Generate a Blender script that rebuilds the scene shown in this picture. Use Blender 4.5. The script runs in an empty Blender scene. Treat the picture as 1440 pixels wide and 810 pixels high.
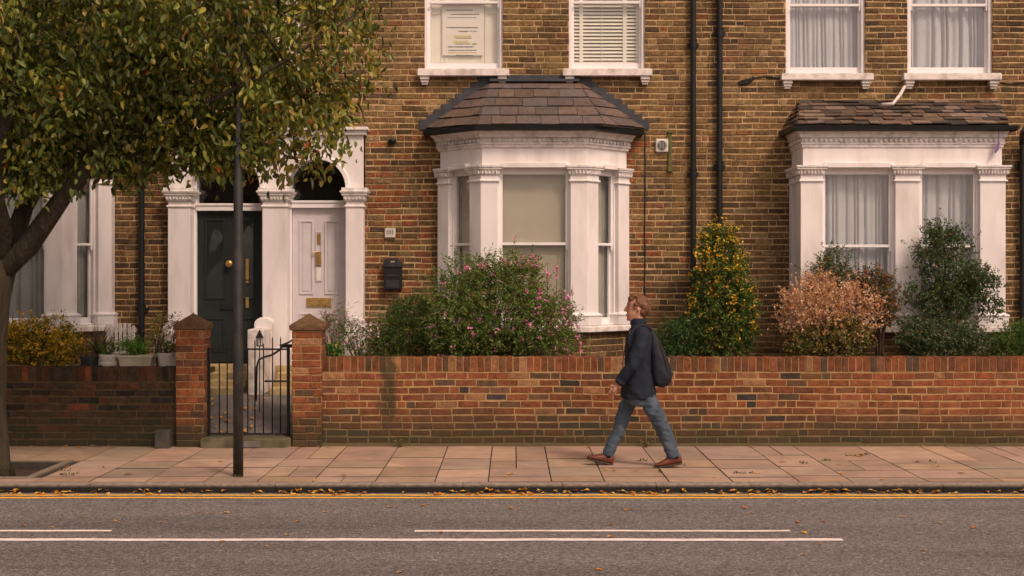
import bpy, math, random
import numpy as np
from mathutils import Vector, Matrix, noise as mnoise
R = math.radians
random.seed(7)
rng = np.random.default_rng(7)
SC = bpy.context.scene
COL = SC.collection

# ---------------------------------------------------------------- camera, world, sun, exposure
EYE = 1.94
FPX = 1918.0
cam_d = bpy.data.cameras.new('camera')
cam = bpy.data.objects.new('camera', cam_d); COL.objects.link(cam)
cam.location = (0, 0, EYE); cam.rotation_euler = (R(90), 0, 0)
cam_d.sensor_width = 36; cam_d.lens = FPX/1440*36
cam_d.shift_y = -15/1440; cam_d.clip_start = 0.1; cam_d.clip_end = 600
SC.camera = cam

SUN_EL, SUN_AZ = 48, 144          # azimuth measured clockwise from +y (away from the camera)
w = bpy.data.worlds.new('World'); SC.world = w; w.use_nodes = True
nt = w.node_tree; nt.nodes.clear()
sky = nt.nodes.new('ShaderNodeTexSky'); sky.sky_type = 'NISHITA'; sky.sun_disc = False
sky.sun_elevation = R(SUN_EL); sky.sun_rotation = R(SUN_AZ); sky.air_density = 1.0; sky.dust_density = 4.0
hs = nt.nodes.new('ShaderNodeHueSaturation'); hs.inputs['Saturation'].default_value = 0.22
mx = nt.nodes.new('ShaderNodeMix'); mx.data_type = 'RGBA'; mx.blend_type = 'MULTIPLY'; mx.inputs[0].default_value = 1
mx.inputs[7].default_value = (1.0, 0.785, 0.68, 1)
bg = nt.nodes.new('ShaderNodeBackground'); bg.inputs['Strength'].default_value = 0.13
wo = nt.nodes.new('ShaderNodeOutputWorld')
nt.links.new(sky.outputs[0], hs.inputs['Color']); nt.links.new(hs.outputs[0], mx.inputs[6])
nt.links.new(mx.outputs[2], bg.inputs['Color']); nt.links.new(bg.outputs[0], wo.inputs['Surface'])

sun_d = bpy.data.lights.new('sun', 'SUN'); sun_d.energy = 1.5; sun_d.angle = R(10); sun_d.color = (1.0, 0.74, 0.56)
sun = bpy.data.objects.new('sun', sun_d); COL.objects.link(sun)
sdir = Vector((math.sin(R(SUN_AZ))*math.cos(R(SUN_EL)), math.cos(R(SUN_AZ))*math.cos(R(SUN_EL)), math.sin(R(SUN_EL))))
sun.rotation_euler = (-sdir).to_track_quat('-Z', 'Y').to_euler(); sun.location = (10, -10, 20)

vs = SC.view_settings
vs.view_transform = 'Standard'; vs.look = 'None'; vs.gamma = 1; vs.use_curve_mapping = False; vs.exposure = 0.30

# ---------------------------------------------------------------- helpers
def X(px, d): return (px-720)/FPX*d
def Z(py, d): return EYE+(390-py)/FPX*d
def P(px, py, d): return (X(px, d), d, Z(py, d))
def rnd(a, b): return random.uniform(a, b)
def lerp(a, b, t): return a+(b-a)*t

def tag(o, label=None, cat=None, group=None, kind=None):
    if label: o['label'] = label
    if cat: o['category'] = cat
    if group: o['group'] = group
    if kind: o['kind'] = kind
    return o
def thing(name, loc, label, cat, group=None):
    o = bpy.data.objects.new(name, None); COL.objects.link(o); o.location = loc
    o.empty_display_size = .1
    return tag(o, label, cat, group)
def root_loc(p):
    v = Vector((0, 0, 0))
    while p is not None:
        v += p.location; p = p.parent
    return v
def copy_tree(o, parent=None):
    c = o.copy(); COL.objects.link(c); c.parent = parent
    for ch in list(o.children): copy_tree(ch, c)
    return c

def finish(me, name, m, parent, loc, bevel, smooth):
    o = bpy.data.objects.new(name, me); COL.objects.link(o)
    if m: me.materials.append(m)
    base = root_loc(parent)
    o.parent = parent
    off = Vector(loc) if loc is not None else Vector((0, 0, 0))
    o.location = off - base if loc is not None else (0, 0, 0)
    tr = -(off if loc is not None else base)
    me.transform(Matrix.Translation(tr))
    if smooth: me.polygons.foreach_set('use_smooth', [True]*len(me.polygons))
    if bevel:
        b = o.modifiers.new('bevel', 'BEVEL'); b.width = bevel; b.segments = 2; b.limit_method = 'ANGLE'; b.angle_limit = R(35)
    return o

class MB:
    """collects shapes in world coordinates and links them as ONE mesh object"""
    def __init__(s): s.v = []; s.f = []; s.c = []
    def add(s, vs_, fs, col=(1, 1, 1)):
        n = len(s.v); s.v += [tuple(p) for p in vs_]; s.c += [col]*len(vs_)
        s.f += [tuple(i+n for i in f) for f in fs]
    def box(s, x0, x1, y0, y1, z0, z1, col=(1, 1, 1)):
        if x0 > x1: x0, x1 = x1, x0
        if y0 > y1: y0, y1 = y1, y0
        if z0 > z1: z0, z1 = z1, z0
        s.add([(x0,y0,z0),(x1,y0,z0),(x1,y1,z0),(x0,y1,z0),(x0,y0,z1),(x1,y0,z1),(x1,y1,z1),(x0,y1,z1)],
              [(0,3,2,1),(4,5,6,7),(0,1,5,4),(1,2,6,5),(2,3,7,6),(3,0,4,7)], col)
    def fbox(s, fr, u0, u1, n0, n1, z0, z1, col=(1, 1, 1)):
        """box in a wall frame: u along the wall, n outward"""
        if n0 < n1: n0, n1 = n1, n0      # n0 = outer
        p = [fr(u0,n0,z0),fr(u1,n0,z0),fr(u1,n1,z0),fr(u0,n1,z0),fr(u0,n0,z1),fr(u1,n0,z1),fr(u1,n1,z1),fr(u0,n1,z1)]
        s.add(p, [(0,3,2,1),(4,5,6,7),(0,1,5,4),(1,2,6,5),(2,3,7,6),(3,0,4,7)], col)
    def tube(s, pts, rad, n=8, col=(1, 1, 1), cap=True, flat=None):
        pts = [Vector(p) for p in pts]
        if not hasattr(rad, '__len__'): rad = [rad]*len(pts)
        rings = []; up = None
        for i, p in enumerate(pts):
            t = (pts[min(i+1, len(pts)-1)]-pts[max(i-1, 0)])
            t = t.normalized() if t.length > 1e-9 else Vector((0, 0, 1))
            if up is None:
                up = Vector((0, 1, 0)) if abs(t.y) < .9 else Vector((1, 0, 0))
            a = t.cross(up).normalized(); b = a.cross(t).normalized(); up = b
            r = rad[i]; ra, rb = (r if hasattr(r, '__len__') else (r, r))
            rings.append([p+a*math.cos(2*math.pi*k/n)*ra+b*math.sin(2*math.pi*k/n)*rb for k in range(n)])
        v = [q for r_ in rings for q in r_]; f = []
        for i in range(len(rings)-1):
            for k in range(n):
                k2 = (k+1) % n
                f.append((i*n+k, (i+1)*n+k, (i+1)*n+k2, i*n+k2))
        if cap:
            f.append(tuple(range(n))); f.append(tuple((len(rings)-1)*n+k for k in reversed(range(n))))
        s.add(v, f, col)
    def loft(s, rings, col=(1, 1, 1), cap=True):
        n = len(rings[0]); v = [q for r_ in rings for q in r_]; f = []
        for i in range(len(rings)-1):
            for k in range(n):
                k2 = (k+1) % n
                f.append((i*n+k, i*n+k2, (i+1)*n+k2, (i+1)*n+k))
        if cap:
            f.append(tuple(reversed(range(n)))); f.append(tuple((len(rings)-1)*n+k for k in range(n)))
        s.add(v, f, col)
    def lathe(s, cx, cy, prof, n=24, col=(1, 1, 1), sx=1, sy=1, cap=True):
        s.loft([[(cx+r*sx*math.cos(2*math.pi*k/n), cy+r*sy*math.sin(2*math.pi*k/n), z) for k in range(n)] for r, z in prof], col, cap)
    def prism(s, poly, z0, z1, col=(1, 1, 1)):
        s.loft([[(x, y, z0) for x, y in poly], [(x, y, z1) for x, y in poly]], col)
    def sprism(s, poly, y0, y1, col=(1, 1, 1)):
        """outline in x,z (counter-clockwise seen from the street) given thickness in y"""
        n = len(poly)
        v = [(x, y0, z) for x, z in poly]+[(x, y1, z) for x, z in poly]
        f = [tuple(range(n)), tuple(n+k for k in reversed(range(n)))]
        for k in range(n):
            k2 = (k+1) % n; f.append((k2, k, n+k, n+k2))
        s.add(v, f, col)
    def build(s, name, m, parent=None, loc=None, bevel=0, smooth=False):
        me = bpy.data.meshes.new(name); me.from_pydata(s.v, [], s.f)
        ca = me.color_attributes.new('Col', 'FLOAT_COLOR', 'POINT')
        ca.data.foreach_set('color', np.array([(c[0], c[1], c[2], 1) for c in s.c], dtype=np.float32).ravel())
        me.update()
        return finish(me, name, m, parent, loc, bevel, smooth)

def offset_poly(poly, off):
    """mitred outward offset of a counter-clockwise plan polygon"""
    n = len(poly); out = []
    for i in range(n):
        p0 = Vector(poly[i-1]); p1 = Vector(poly[i]); p2 = Vector(poly[(i+1) % n])
        t1 = (p1-p0).normalized(); t2 = (p2-p1).normalized()
        n1 = Vector((t1.y, -t1.x)); n2 = Vector((t2.y, -t2.x))
        m = (n1+n2); m = m/max(.35, m.length_squared/2) if m.length > 1e-6 else n1
        out.append((p1.x+m.x*off, p1.y+m.y*off))
    return out
def loft_poly(mb, poly, levels):
    mb.loft([[(x, y, z) for x, y in offset_poly(poly, off)] for z, off in levels])
def sweep(mb, plan, prof, col=(1, 1, 1)):
    """closed profile (off, z) swept along an open plan line running left to right, outward = street side"""
    rings = []; n = len(plan)
    for i in range(n):
        p = Vector(plan[i])
        t1 = (p-Vector(plan[i-1])).normalized() if i > 0 else None
        t2 = (Vector(plan[i+1])-p).normalized() if i < n-1 else None
        if t1 is None: t1 = t2
        if t2 is None: t2 = t1
        n1 = Vector((t1.y, -t1.x)); n2 = Vector((t2.y, -t2.x)); m = n1+n2; m = m/(m.length_squared/2)
        rings.append([(p.x+m.x*o, p.y+m.y*o, z) for o, z in prof])
    mb.loft(rings, col)

# ---------------------------------------------------------------- materials
def mat(name, col=(.5, .5, .5), rough=.8, var=.15, scale=8, bump=.2, bscale=60, metal=0, usecol=False, spec=.3,
        trans=0, dirt=None, dscale=2.0, damount=.5, fine=None, stretch=None, bdist=.01):
    m = bpy.data.materials.new(name); m.use_nodes = True
    n = m.node_tree.nodes; l = m.node_tree.links
    b = n['Principled BSDF']
    b.inputs['Roughness'].default_value = rough; b.inputs['Metallic'].default_value = metal
    b.inputs['Specular IOR Level'].default_value = spec
    tc = n.new('ShaderNodeTexCoord')
    geo = n.new('ShaderNodeNewGeometry')
    src = geo.outputs['Position']
    if stretch:
        mp = n.new('ShaderNodeMapping'); mp.inputs['Scale'].default_value = stretch
        l.new(src, mp.inputs[0]); src = mp.outputs[0]
    if usecol:
        at = n.new('ShaderNodeAttribute'); at.attribute_name = 'Col'; cur = at.outputs['Color']
    else:
        rgb = n.new('ShaderNodeRGB'); rgb.outputs[0].default_value = (*col, 1); cur = rgb.outputs[0]
    def noise(sc, det=4):
        t = n.new('ShaderNodeTexNoise'); t.inputs['Scale'].default_value = sc; t.inputs['Detail'].default_value = det
        l.new(src, t.inputs['Vector']); return t
    def mult(cur, fac_out, lo, hi):
        mr = n.new('ShaderNodeMapRange'); mr.inputs['From Min'].default_value = .3; mr.inputs['From Max'].default_value = .7
        mr.inputs['To Min'].default_value = lo; mr.inputs['To Max'].default_value = hi
        l.new(fac_out, mr.inputs['Value'])
        x = n.new('ShaderNodeMix'); x.data_type = 'RGBA'; x.blend_type = 'MULTIPLY'; x.inputs[0].default_value = 1
        l.new(cur, x.inputs[6]); l.new(mr.outputs[0], x.inputs[7]); return x.outputs[2]
    if var:
        cur = mult(cur, noise(scale).outputs['Fac'], 1-var, 1+var)
    if fine:
        cur = mult(cur, noise(fine[0], 2).outputs['Fac'], 1-fine[1], 1+fine[1])
    if dirt is not None:
        t = noise(dscale, 6)
        mr = n.new('ShaderNodeMapRange'); mr.inputs['From Min'].default_value = .48; mr.inputs['From Max'].default_value = .75
        mr.inputs['To Max'].default_value = damount; l.new(t.outputs['Fac'], mr.inputs['Value'])
        x = n.new('ShaderNodeMix'); x.data_type = 'RGBA'; l.new(mr.outputs[0], x.inputs[0]); l.new(cur, x.inputs[6])
        x.inputs[7].default_value = (*dirt, 1); cur = x.outputs[2]
    l.new(cur, b.inputs['Base Color'])
    if bump:
        t = noise(bscale, 5); bp = n.new('ShaderNodeBump'); bp.inputs['Strength'].default_value = bump
        bp.inputs['Distance'].default_value = bdist; l.new(t.outputs['Fac'], bp.inputs['Height']); l.new(bp.outputs[0], b.inputs['Normal'])
    if trans:
        tr = n.new('ShaderNodeBsdfTranslucent'); l.new(cur, tr.inputs['Color'])
        ms = n.new('ShaderNodeMixShader'); ms.inputs[0].default_value = trans
        out = n['Material Output']; l.new(b.outputs[0], ms.inputs[1]); l.new(tr.outputs[0], ms.inputs[2]); l.new(ms.outputs[0], out.inputs['Surface'])
    m['out'] = 1
    m_cur[name] = (cur, b, src)
    return m
m_cur = {}

M = {}
M['brick'] = mat('brick_weathered', usecol=True, rough=.92, var=.36, scale=19, bump=.7, bscale=60, fine=(75, .38), dirt=(.045, .034, .022), dscale=3.2, damount=.5, spec=.15)
M['mortar'] = mat('lime_mortar', (.46, .325, .175), rough=.95, var=.35, scale=9, bump=.4, bscale=120, fine=(60, .2), dirt=(.08, .06, .035), dscale=1.4, damount=.6, spec=.1)
M['gbrick'] = mat('garden_wall_brick', usecol=True, rough=.9, var=.28, scale=15, bump=.55, bscale=80, fine=(80, .28), spec=.15)
M['dmortar'] = mat('sooty_shaded_mortar', (.085, .062, .036), rough=.95, var=.35, scale=9, bump=.4, bscale=120, spec=.1)  # left wall mortar: soot plus the tree's shade painted into the colour
M['gmortar'] = mat('garden_wall_mortar', (.36, .235, .115), rough=.95, var=.25, scale=9, bump=.4, bscale=120, spec=.1)
# damp green stain that rises from the foot of the garden walls, and one running streak: world position masks with noisy edges
def damp(m, z_lo, z_hi, streak=None, col=(.045, .042, .024)):
    n = m.node_tree.nodes; l = m.node_tree.links; cur, b, src = m_cur[m.name]
    geo = n.new('ShaderNodeNewGeometry'); sp = n.new('ShaderNodeSeparateXYZ'); l.new(geo.outputs['Position'], sp.inputs[0])
    t = n.new('ShaderNodeTexNoise'); t.inputs['Scale'].default_value = 3.5; t.inputs['Detail'].default_value = 6; l.new(geo.outputs['Position'], t.inputs['Vector'])
    ad = n.new('ShaderNodeMath'); ad.operation = 'MULTIPLY_ADD'; ad.inputs[1].default_value = .36; l.new(t.outputs['Fac'], ad.inputs[0]); l.new(sp.outputs['Z'], ad.inputs[2])
    mr = n.new('ShaderNodeMapRange'); mr.inputs['From Min'].default_value = z_lo+.18; mr.inputs['From Max'].default_value = z_hi+.18
    mr.inputs['To Min'].default_value = .86; mr.inputs['To Max'].default_value = 0; l.new(ad.outputs[0], mr.inputs['Value'])
    fac = mr.outputs[0]
    if streak:
        sx, sw = streak
        a = n.new('ShaderNodeMath'); a.operation = 'SUBTRACT'; a.inputs[1].default_value = sx; l.new(sp.outputs['X'], a.inputs[0])
        t2 = n.new('ShaderNodeTexNoise'); t2.inputs['Scale'].default_value = 6; l.new(geo.outputs['Position'], t2.inputs['Vector'])
        a2 = n.new('ShaderNodeMath'); a2.operation = 'MULTIPLY_ADD'; a2.inputs[1].default_value = .3; l.new(t2.outputs['Fac'], a2.inputs[0]); l.new(a.outputs[0], a2.inputs[2])
        a3 = n.new('ShaderNodeMath'); a3.operation = 'ADD'; a3.inputs[1].default_value = -.15; l.new(a2.outputs[0], a3.inputs[0])
        c = n.new('ShaderNodeMath'); c.operation = 'ABSOLUTE'; l.new(a3.outputs[0], c.inputs[0])
        mr2 = n.new('ShaderNodeMapRange'); mr2.inputs['From Min'].default_value = sw*.25; mr2.inputs['From Max'].default_value = sw
        mr2.inputs['To Min'].default_value = .82; mr2.inputs['To Max'].default_value = 0; l.new(c.outputs[0], mr2.inputs['Value'])
        mxm = n.new('ShaderNodeMath'); mxm.operation = 'MAXIMUM'; l.new(fac, mxm.inputs[0]); l.new(mr2.outputs[0], mxm.inputs[1]); fac = mxm.outputs[0]
    x = n.new('ShaderNodeMix'); x.data_type = 'RGBA'; l.new(fac, x.inputs[0]); l.new(cur, x.inputs[6]); x.inputs[7].default_value = (*col, 1)
    l.new(x.outputs[2], b.inputs['Base Color'])
damp(M['gbrick'], .14, .50, (X(545, 15.65), .14)); damp(M['gmortar'], .08, .44, (X(545, 15.65), .14), (.085, .08, .045))
M['stucco'] = mat('white_stucco_paint', (.775, .735, .73), rough=.55, var=.05, scale=3, bump=.14, bscale=25, dirt=(.36, .31, .26), dscale=3.2, damount=.38, stretch=(1.6, 1.6, .45))
M['ornate'] = mat('weathered_white_moulding', (.74, .70, .68), rough=.65, var=.08, scale=12, bump=.8, bscale=45, dirt=(.22, .18, .15), dscale=9, damount=.55)
M['sill'] = mat('weathered_sill_paint', (.76, .70, .66), rough=.7, var=.1, scale=9, bump=.3, bscale=50, dirt=(.18, .14, .11), dscale=7, damount=.6)
M['frame'] = mat('white_gloss_paint', (.80, .77, .77), rough=.35, var=.04, scale=5, bump=.04, bscale=30, spec=.5)
M['slate'] = mat('roof_slate', usecol=True, rough=.75, var=.2, scale=14, bump=.45, bscale=50, fine=(90, .15), spec=.3)
M['lead'] = mat('lead_flashing', (.055, .06, .07), rough=.6, var=.25, scale=10, bump=.2, metal=.2)
M['black'] = mat('black_pipe_paint', (.009, .011, .012), rough=.45, var=.25, scale=8, bump=.08, spec=.35)
M['iron'] = mat('black_wrought_iron', (.014, .014, .015), rough=.5, var=.2, bump=.15)
M['pole'] = mat('dark_painted_steel', (.020, .021, .021), rough=.45, var=.35, scale=6, bump=.12, bscale=40, dirt=(.09, .07, .055), dscale=9, damount=.4, spec=.5)
M['ddoor'] = mat('dark_green_door_paint', (.013, .020, .018), rough=.45, var=.12, bump=.05, spec=.35)
M['wdoor'] = mat('off_white_door_paint', (.58, .55, .57), rough=.4, var=.05, bump=.05, spec=.5)
M['brass'] = mat('aged_brass', (.50, .33, .12), rough=.35, var=.25, scale=30, bump=.1, metal=.8)
M['dark'] = mat('dark_interior', (.02, .018, .016), rough=.9, var=0, bump=0)  # near-black backing: the darkness of unlit rooms put into the colour
M['blind'] = mat('beige_roller_blind', (.46, .42, .33), rough=.85, var=.06, scale=3, bump=.1, bscale=200, trans=.15)
M['board'] = mat('cream_shutter_paint', (.74, .70, .60), rough=.6, var=.06, scale=4, bump=.05)
M['curtain'] = mat('net_curtain', (.50, .51, .55), rough=.9, var=.06, scale=4, bump=.1, bscale=300, trans=.1)
M['gcurtain'] = mat('grey_curtain', (.30, .31, .30), rough=.9, var=.12, scale=4, bump=.1, bscale=300, trans=.1)
M['paper'] = mat('poster_paper', (.74, .68, .62), rough=.8, var=.03, bump=0)
M['ink'] = mat('poster_ink', (.08, .09, .09), rough=.8, var=.5, scale=90, bump=0)
M['yink'] = mat('poster_yellow_ink', (.58, .50, .22), rough=.8, var=.2, scale=60, bump=0)
M['gink'] = mat('poster_green_ink', (.30, .38, .12), rough=.8, var=.2, bump=0)
M['soil'] = mat('garden_soil', (.05, .036, .024), rough=1, var=.4, scale=12, bump=.8, bscale=40)
M['path'] = mat('path_concrete', (.15, .135, .125), rough=.9, var=.25, scale=5, bump=.3, bscale=60, fine=(80, .15))
M['step'] = mat('worn_stone_step', (.42, .32, .16), rough=.85, var=.25, scale=7, bump=.3, bscale=50)
M['moss'] = mat('mossy_stone_threshold', (.10, .092, .05), rough=.9, var=.35, scale=7, bump=.4, bscale=50, dirt=(.24, .2, .17), dscale=3, damount=.6)
M['slab'] = mat('paving_stone', usecol=True, rough=.85, var=.12, scale=5, bump=.3, bscale=70, fine=(120, .12), dirt=(.10, .08, .065), dscale=1.3, damount=.45)
M['joint'] = mat('paving_joint_grit', (.05, .042, .034), rough=1, var=.3, scale=30, bump=.5)
M['kerb'] = mat('granite_kerb', usecol=True, rough=.85, var=.3, scale=18, bump=.6, bscale=90, fine=(150, .35))
M['yline'] = mat('yellow_road_paint', (.90, .50, .07), rough=.7, var=.15, scale=12, bump=.4, bscale=150, dirt=(.2, .14, .08), dscale=5, damount=.45, fine=(90, .25))
M['wline'] = mat('white_road_paint', (.86, .75, .71), rough=.7, var=.1, scale=12, bump=.4, bscale=150, dirt=(.25, .21, .19), dscale=6, damount=.5, fine=(90, .2))
M['bark'] = mat('tree_bark', (.042, .033, .022), rough=.95, var=.4, scale=12, bump=1.0, bscale=30, bdist=.04, stretch=(1, 1, .22), dirt=(.075, .07, .035), dscale=4, damount=.4)
M['twig'] = mat('shrub_twig', (.09, .06, .04), rough=.9, var=.3, bump=.3)
M['leaf'] = mat('tree_leaf', usecol=True, rough=.38, var=.12, scale=30, bump=0, trans=.35, spec=.5)
M['shrub'] = mat('shrub_leaf', usecol=True, rough=.5, var=.1, scale=30, bump=0, trans=.35, spec=.35)
M['petal'] = mat('flower_petal', usecol=True, rough=.6, var=.05, bump=0, trans=.35)
M['fallen'] = mat('fallen_leaf', usecol=True, rough=.6, var=.25, scale=60, bump=.2, trans=.15)
M['whitepot'] = mat('white_glazed_pot', (.60, .57, .52), rough=.4, var=.1, scale=8, bump=.1, dirt=(.25, .2, .15), damount=.5, dscale=8)
M['cream'] = mat('cream_plastic_trough', (.50, .46, .34), rough=.45, var=.1, bump=.1, dirt=(.25, .2, .12), damount=.5, dscale=5)
M['darkpot'] = mat('dark_plastic_pot', (.025, .03, .032), rough=.5, var=.2, bump=.1)
M['plastic'] = mat('off_white_plastic', (.60, .56, .52), rough=.45, var=.05, bump=.05)
M['grey'] = mat('grey_stone', (.07, .065, .055), rough=.9, var=.25, bump=.4)
M['mossmetal'] = mat('mossy_green_metal', (.10, .11, .03), rough=.8, var=.4, scale=20, bump=.4)
M['purple'] = mat('purple_cloth', (.22, .12, .30), rough=.8, var=.3, scale=30, bump=.3)

# asphalt: stone chips in bitumen with faint lengthwise wear
def asphalt():
    m = bpy.data.materials.new('asphalt'); m.use_nodes = True; n = m.node_tree.nodes; l = m.node_tree.links; b = n['Principled BSDF']
    geo = n.new('ShaderNodeNewGeometry')
    v = n.new('ShaderNodeTexVoronoi'); v.inputs['Scale'].default_value = 85; l.new(geo.outputs['Position'], v.inputs['Vector'])
    sep = n.new('ShaderNodeSeparateColor'); l.new(v.outputs['Color'], sep.inputs[0])
    r = n.new('ShaderNodeValToRGB'); e = r.color_ramp.elements
    e[0].position = 0; e[0].color = (.073, .066, .066, 1); e[1].position = 1; e[1].color = (.37, .325, .315, 1)
    for p_, c_ in ((.45, (.140, .125, .124, 1)), (.8, (.20, .18, .176, 1)), (.93, (.22, .198, .192, 1))):
        q = r.color_ramp.elements.new(p_); q.color = c_
    l.new(sep.outputs[0], r.inputs[0])
    mp = n.new('ShaderNodeMapping'); mp.inputs['Scale'].default_value = (.12, 1.1, 1); l.new(geo.outputs['Position'], mp.inputs[0])
    t = n.new('ShaderNodeTexNoise'); t.inputs['Scale'].default_value = 1.6; t.inputs['Detail'].default_value = 5; l.new(mp.outputs[0], t.inputs['Vector'])
    mr = n.new('ShaderNodeMapRange'); mr.inputs['From Min'].default_value = .3; mr.inputs['From Max'].default_value = .7; mr.inputs['To Min'].default_value = .82; mr.inputs['To Max'].default_value = 1.16
    l.new(t.outputs['Fac'], mr.inputs['Value'])
    x = n.new('ShaderNodeMix'); x.data_type = 'RGBA'; x.blend_type = 'MULTIPLY'; x.inputs[0].default_value = 1; l.new(r.outputs[0], x.inputs[6]); l.new(mr.outputs[0], x.inputs[7])
    t3 = n.new('ShaderNodeTexNoise'); t3.inputs['Scale'].default_value = 22; t3.inputs['Detail'].default_value = 4; l.new(geo.outputs['Position'], t3.inputs['Vector'])
    mr3 = n.new('ShaderNodeMapRange'); mr3.inputs['From Min'].default_value = .3; mr3.inputs['From Max'].default_value = .7; mr3.inputs['To Min'].default_value = .78; mr3.inputs['To Max'].default_value = 1.22; l.new(t3.outputs['Fac'], mr3.inputs['Value'])
    x3 = n.new('ShaderNodeMix'); x3.data_type = 'RGBA'; x3.blend_type = 'MULTIPLY'; x3.inputs[0].default_value = 1; l.new(x.outputs[2], x3.inputs[6]); l.new(mr3.outputs[0], x3.inputs[7]); x = x3
    # faint oil and tyre marks with ragged edges
    mp4 = n.new('ShaderNodeMapping'); mp4.inputs['Scale'].default_value = (.35, 2.6, 1); l.new(geo.outputs['Position'], mp4.inputs[0])
    t4 = n.new('ShaderNodeTexNoise'); t4.inputs['Scale'].default_value = 1.1; t4.inputs['Detail'].default_value = 8; t4.inputs['Roughness'].default_value = .65; l.new(mp4.outputs[0], t4.inputs['Vector'])
    mr4 = n.new('ShaderNodeMapRange'); mr4.inputs['From Min'].default_value = .56; mr4.inputs['From Max'].default_value = .72; mr4.inputs['To Min'].default_value = 1; mr4.inputs['To Max'].default_value = .72; l.new(t4.outputs['Fac'], mr4.inputs['Value'])
    x4 = n.new('ShaderNodeMix'); x4.data_type = 'RGBA'; x4.blend_type = 'MULTIPLY'; x4.inputs[0].default_value = 1; l.new(x.outputs[2], x4.inputs[6]); l.new(mr4.outputs[0], x4.inputs[7]); x = x4
    l.new(x.outputs[2], b.inputs['Base Color']); b.inputs['Roughness'].default_value = .85; b.inputs['Specular IOR Level'].default_value = .25
    bp = n.new('ShaderNodeBump'); bp.inputs['Strength'].default_value = .7; bp.inputs['Distance'].default_value = .006
    l.new(v.outputs['Distance'], bp.inputs['Height']); bp.invert = True; l.new(bp.outputs[0], b.inputs['Normal'])
    return m
M['asphalt'] = asphalt()
def glass(name, tint=(.985, .99, .985), ior=1.5):
    m = bpy.data.materials.new(name); m.use_nodes = True; n = m.node_tree.nodes; l = m.node_tree.links
    n.remove(n['Principled BSDF']); out = n['Material Output']
    a = n.new('ShaderNodeBsdfTransparent'); a.inputs[0].default_value = (*tint, 1)
    g = n.new('ShaderNodeBsdfGlossy'); g.inputs['Roughness'].default_value = .03; g.inputs[0].default_value = (1, 1, 1, 1)
    # Schlick reflectance from |cos| so that both faces of the pane behave alike
    gi = n.new('ShaderNodeNewGeometry'); dt = n.new('ShaderNodeVectorMath'); dt.operation = 'DOT_PRODUCT'
    l.new(gi.outputs['Incoming'], dt.inputs[0]); l.new(gi.outputs['Normal'], dt.inputs[1])
    def mth(op, a_, b_=None):
        q = n.new('ShaderNodeMath'); q.operation = op; l.new(a_, q.inputs[0])
        if b_ is not None: q.inputs[1].default_value = b_
        return q.outputs[0]
    ab = mth('ABSOLUTE', dt.outputs['Value']); om = n.new('ShaderNodeMath'); om.operation = 'SUBTRACT'; om.inputs[0].default_value = 1; l.new(ab, om.inputs[1])
    fr_ = mth('ADD', mth('MULTIPLY', mth('POWER', om.outputs[0], 5.0), .96), .045)
    t = n.new('ShaderNodeTexNoise'); t.inputs['Scale'].default_value = 2.2; geo = n.new('ShaderNodeNewGeometry'); l.new(geo.outputs['Position'], t.inputs['Vector'])
    bp = n.new('ShaderNodeBump'); bp.inputs['Strength'].default_value = .06; bp.inputs['Distance'].default_value = .05; l.new(t.outputs['Fac'], bp.inputs['Height']); l.new(bp.outputs[0], g.inputs['Normal'])
    ms = n.new('ShaderNodeMixShader'); l.new(fr_, ms.inputs[0]); l.new(a.outputs[0], ms.inputs[1]); l.new(g.outputs[0], ms.inputs[2]); l.new(ms.outputs[0], out.inputs['Surface'])
    return m
M['glass'] = glass('window_glass')

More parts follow.
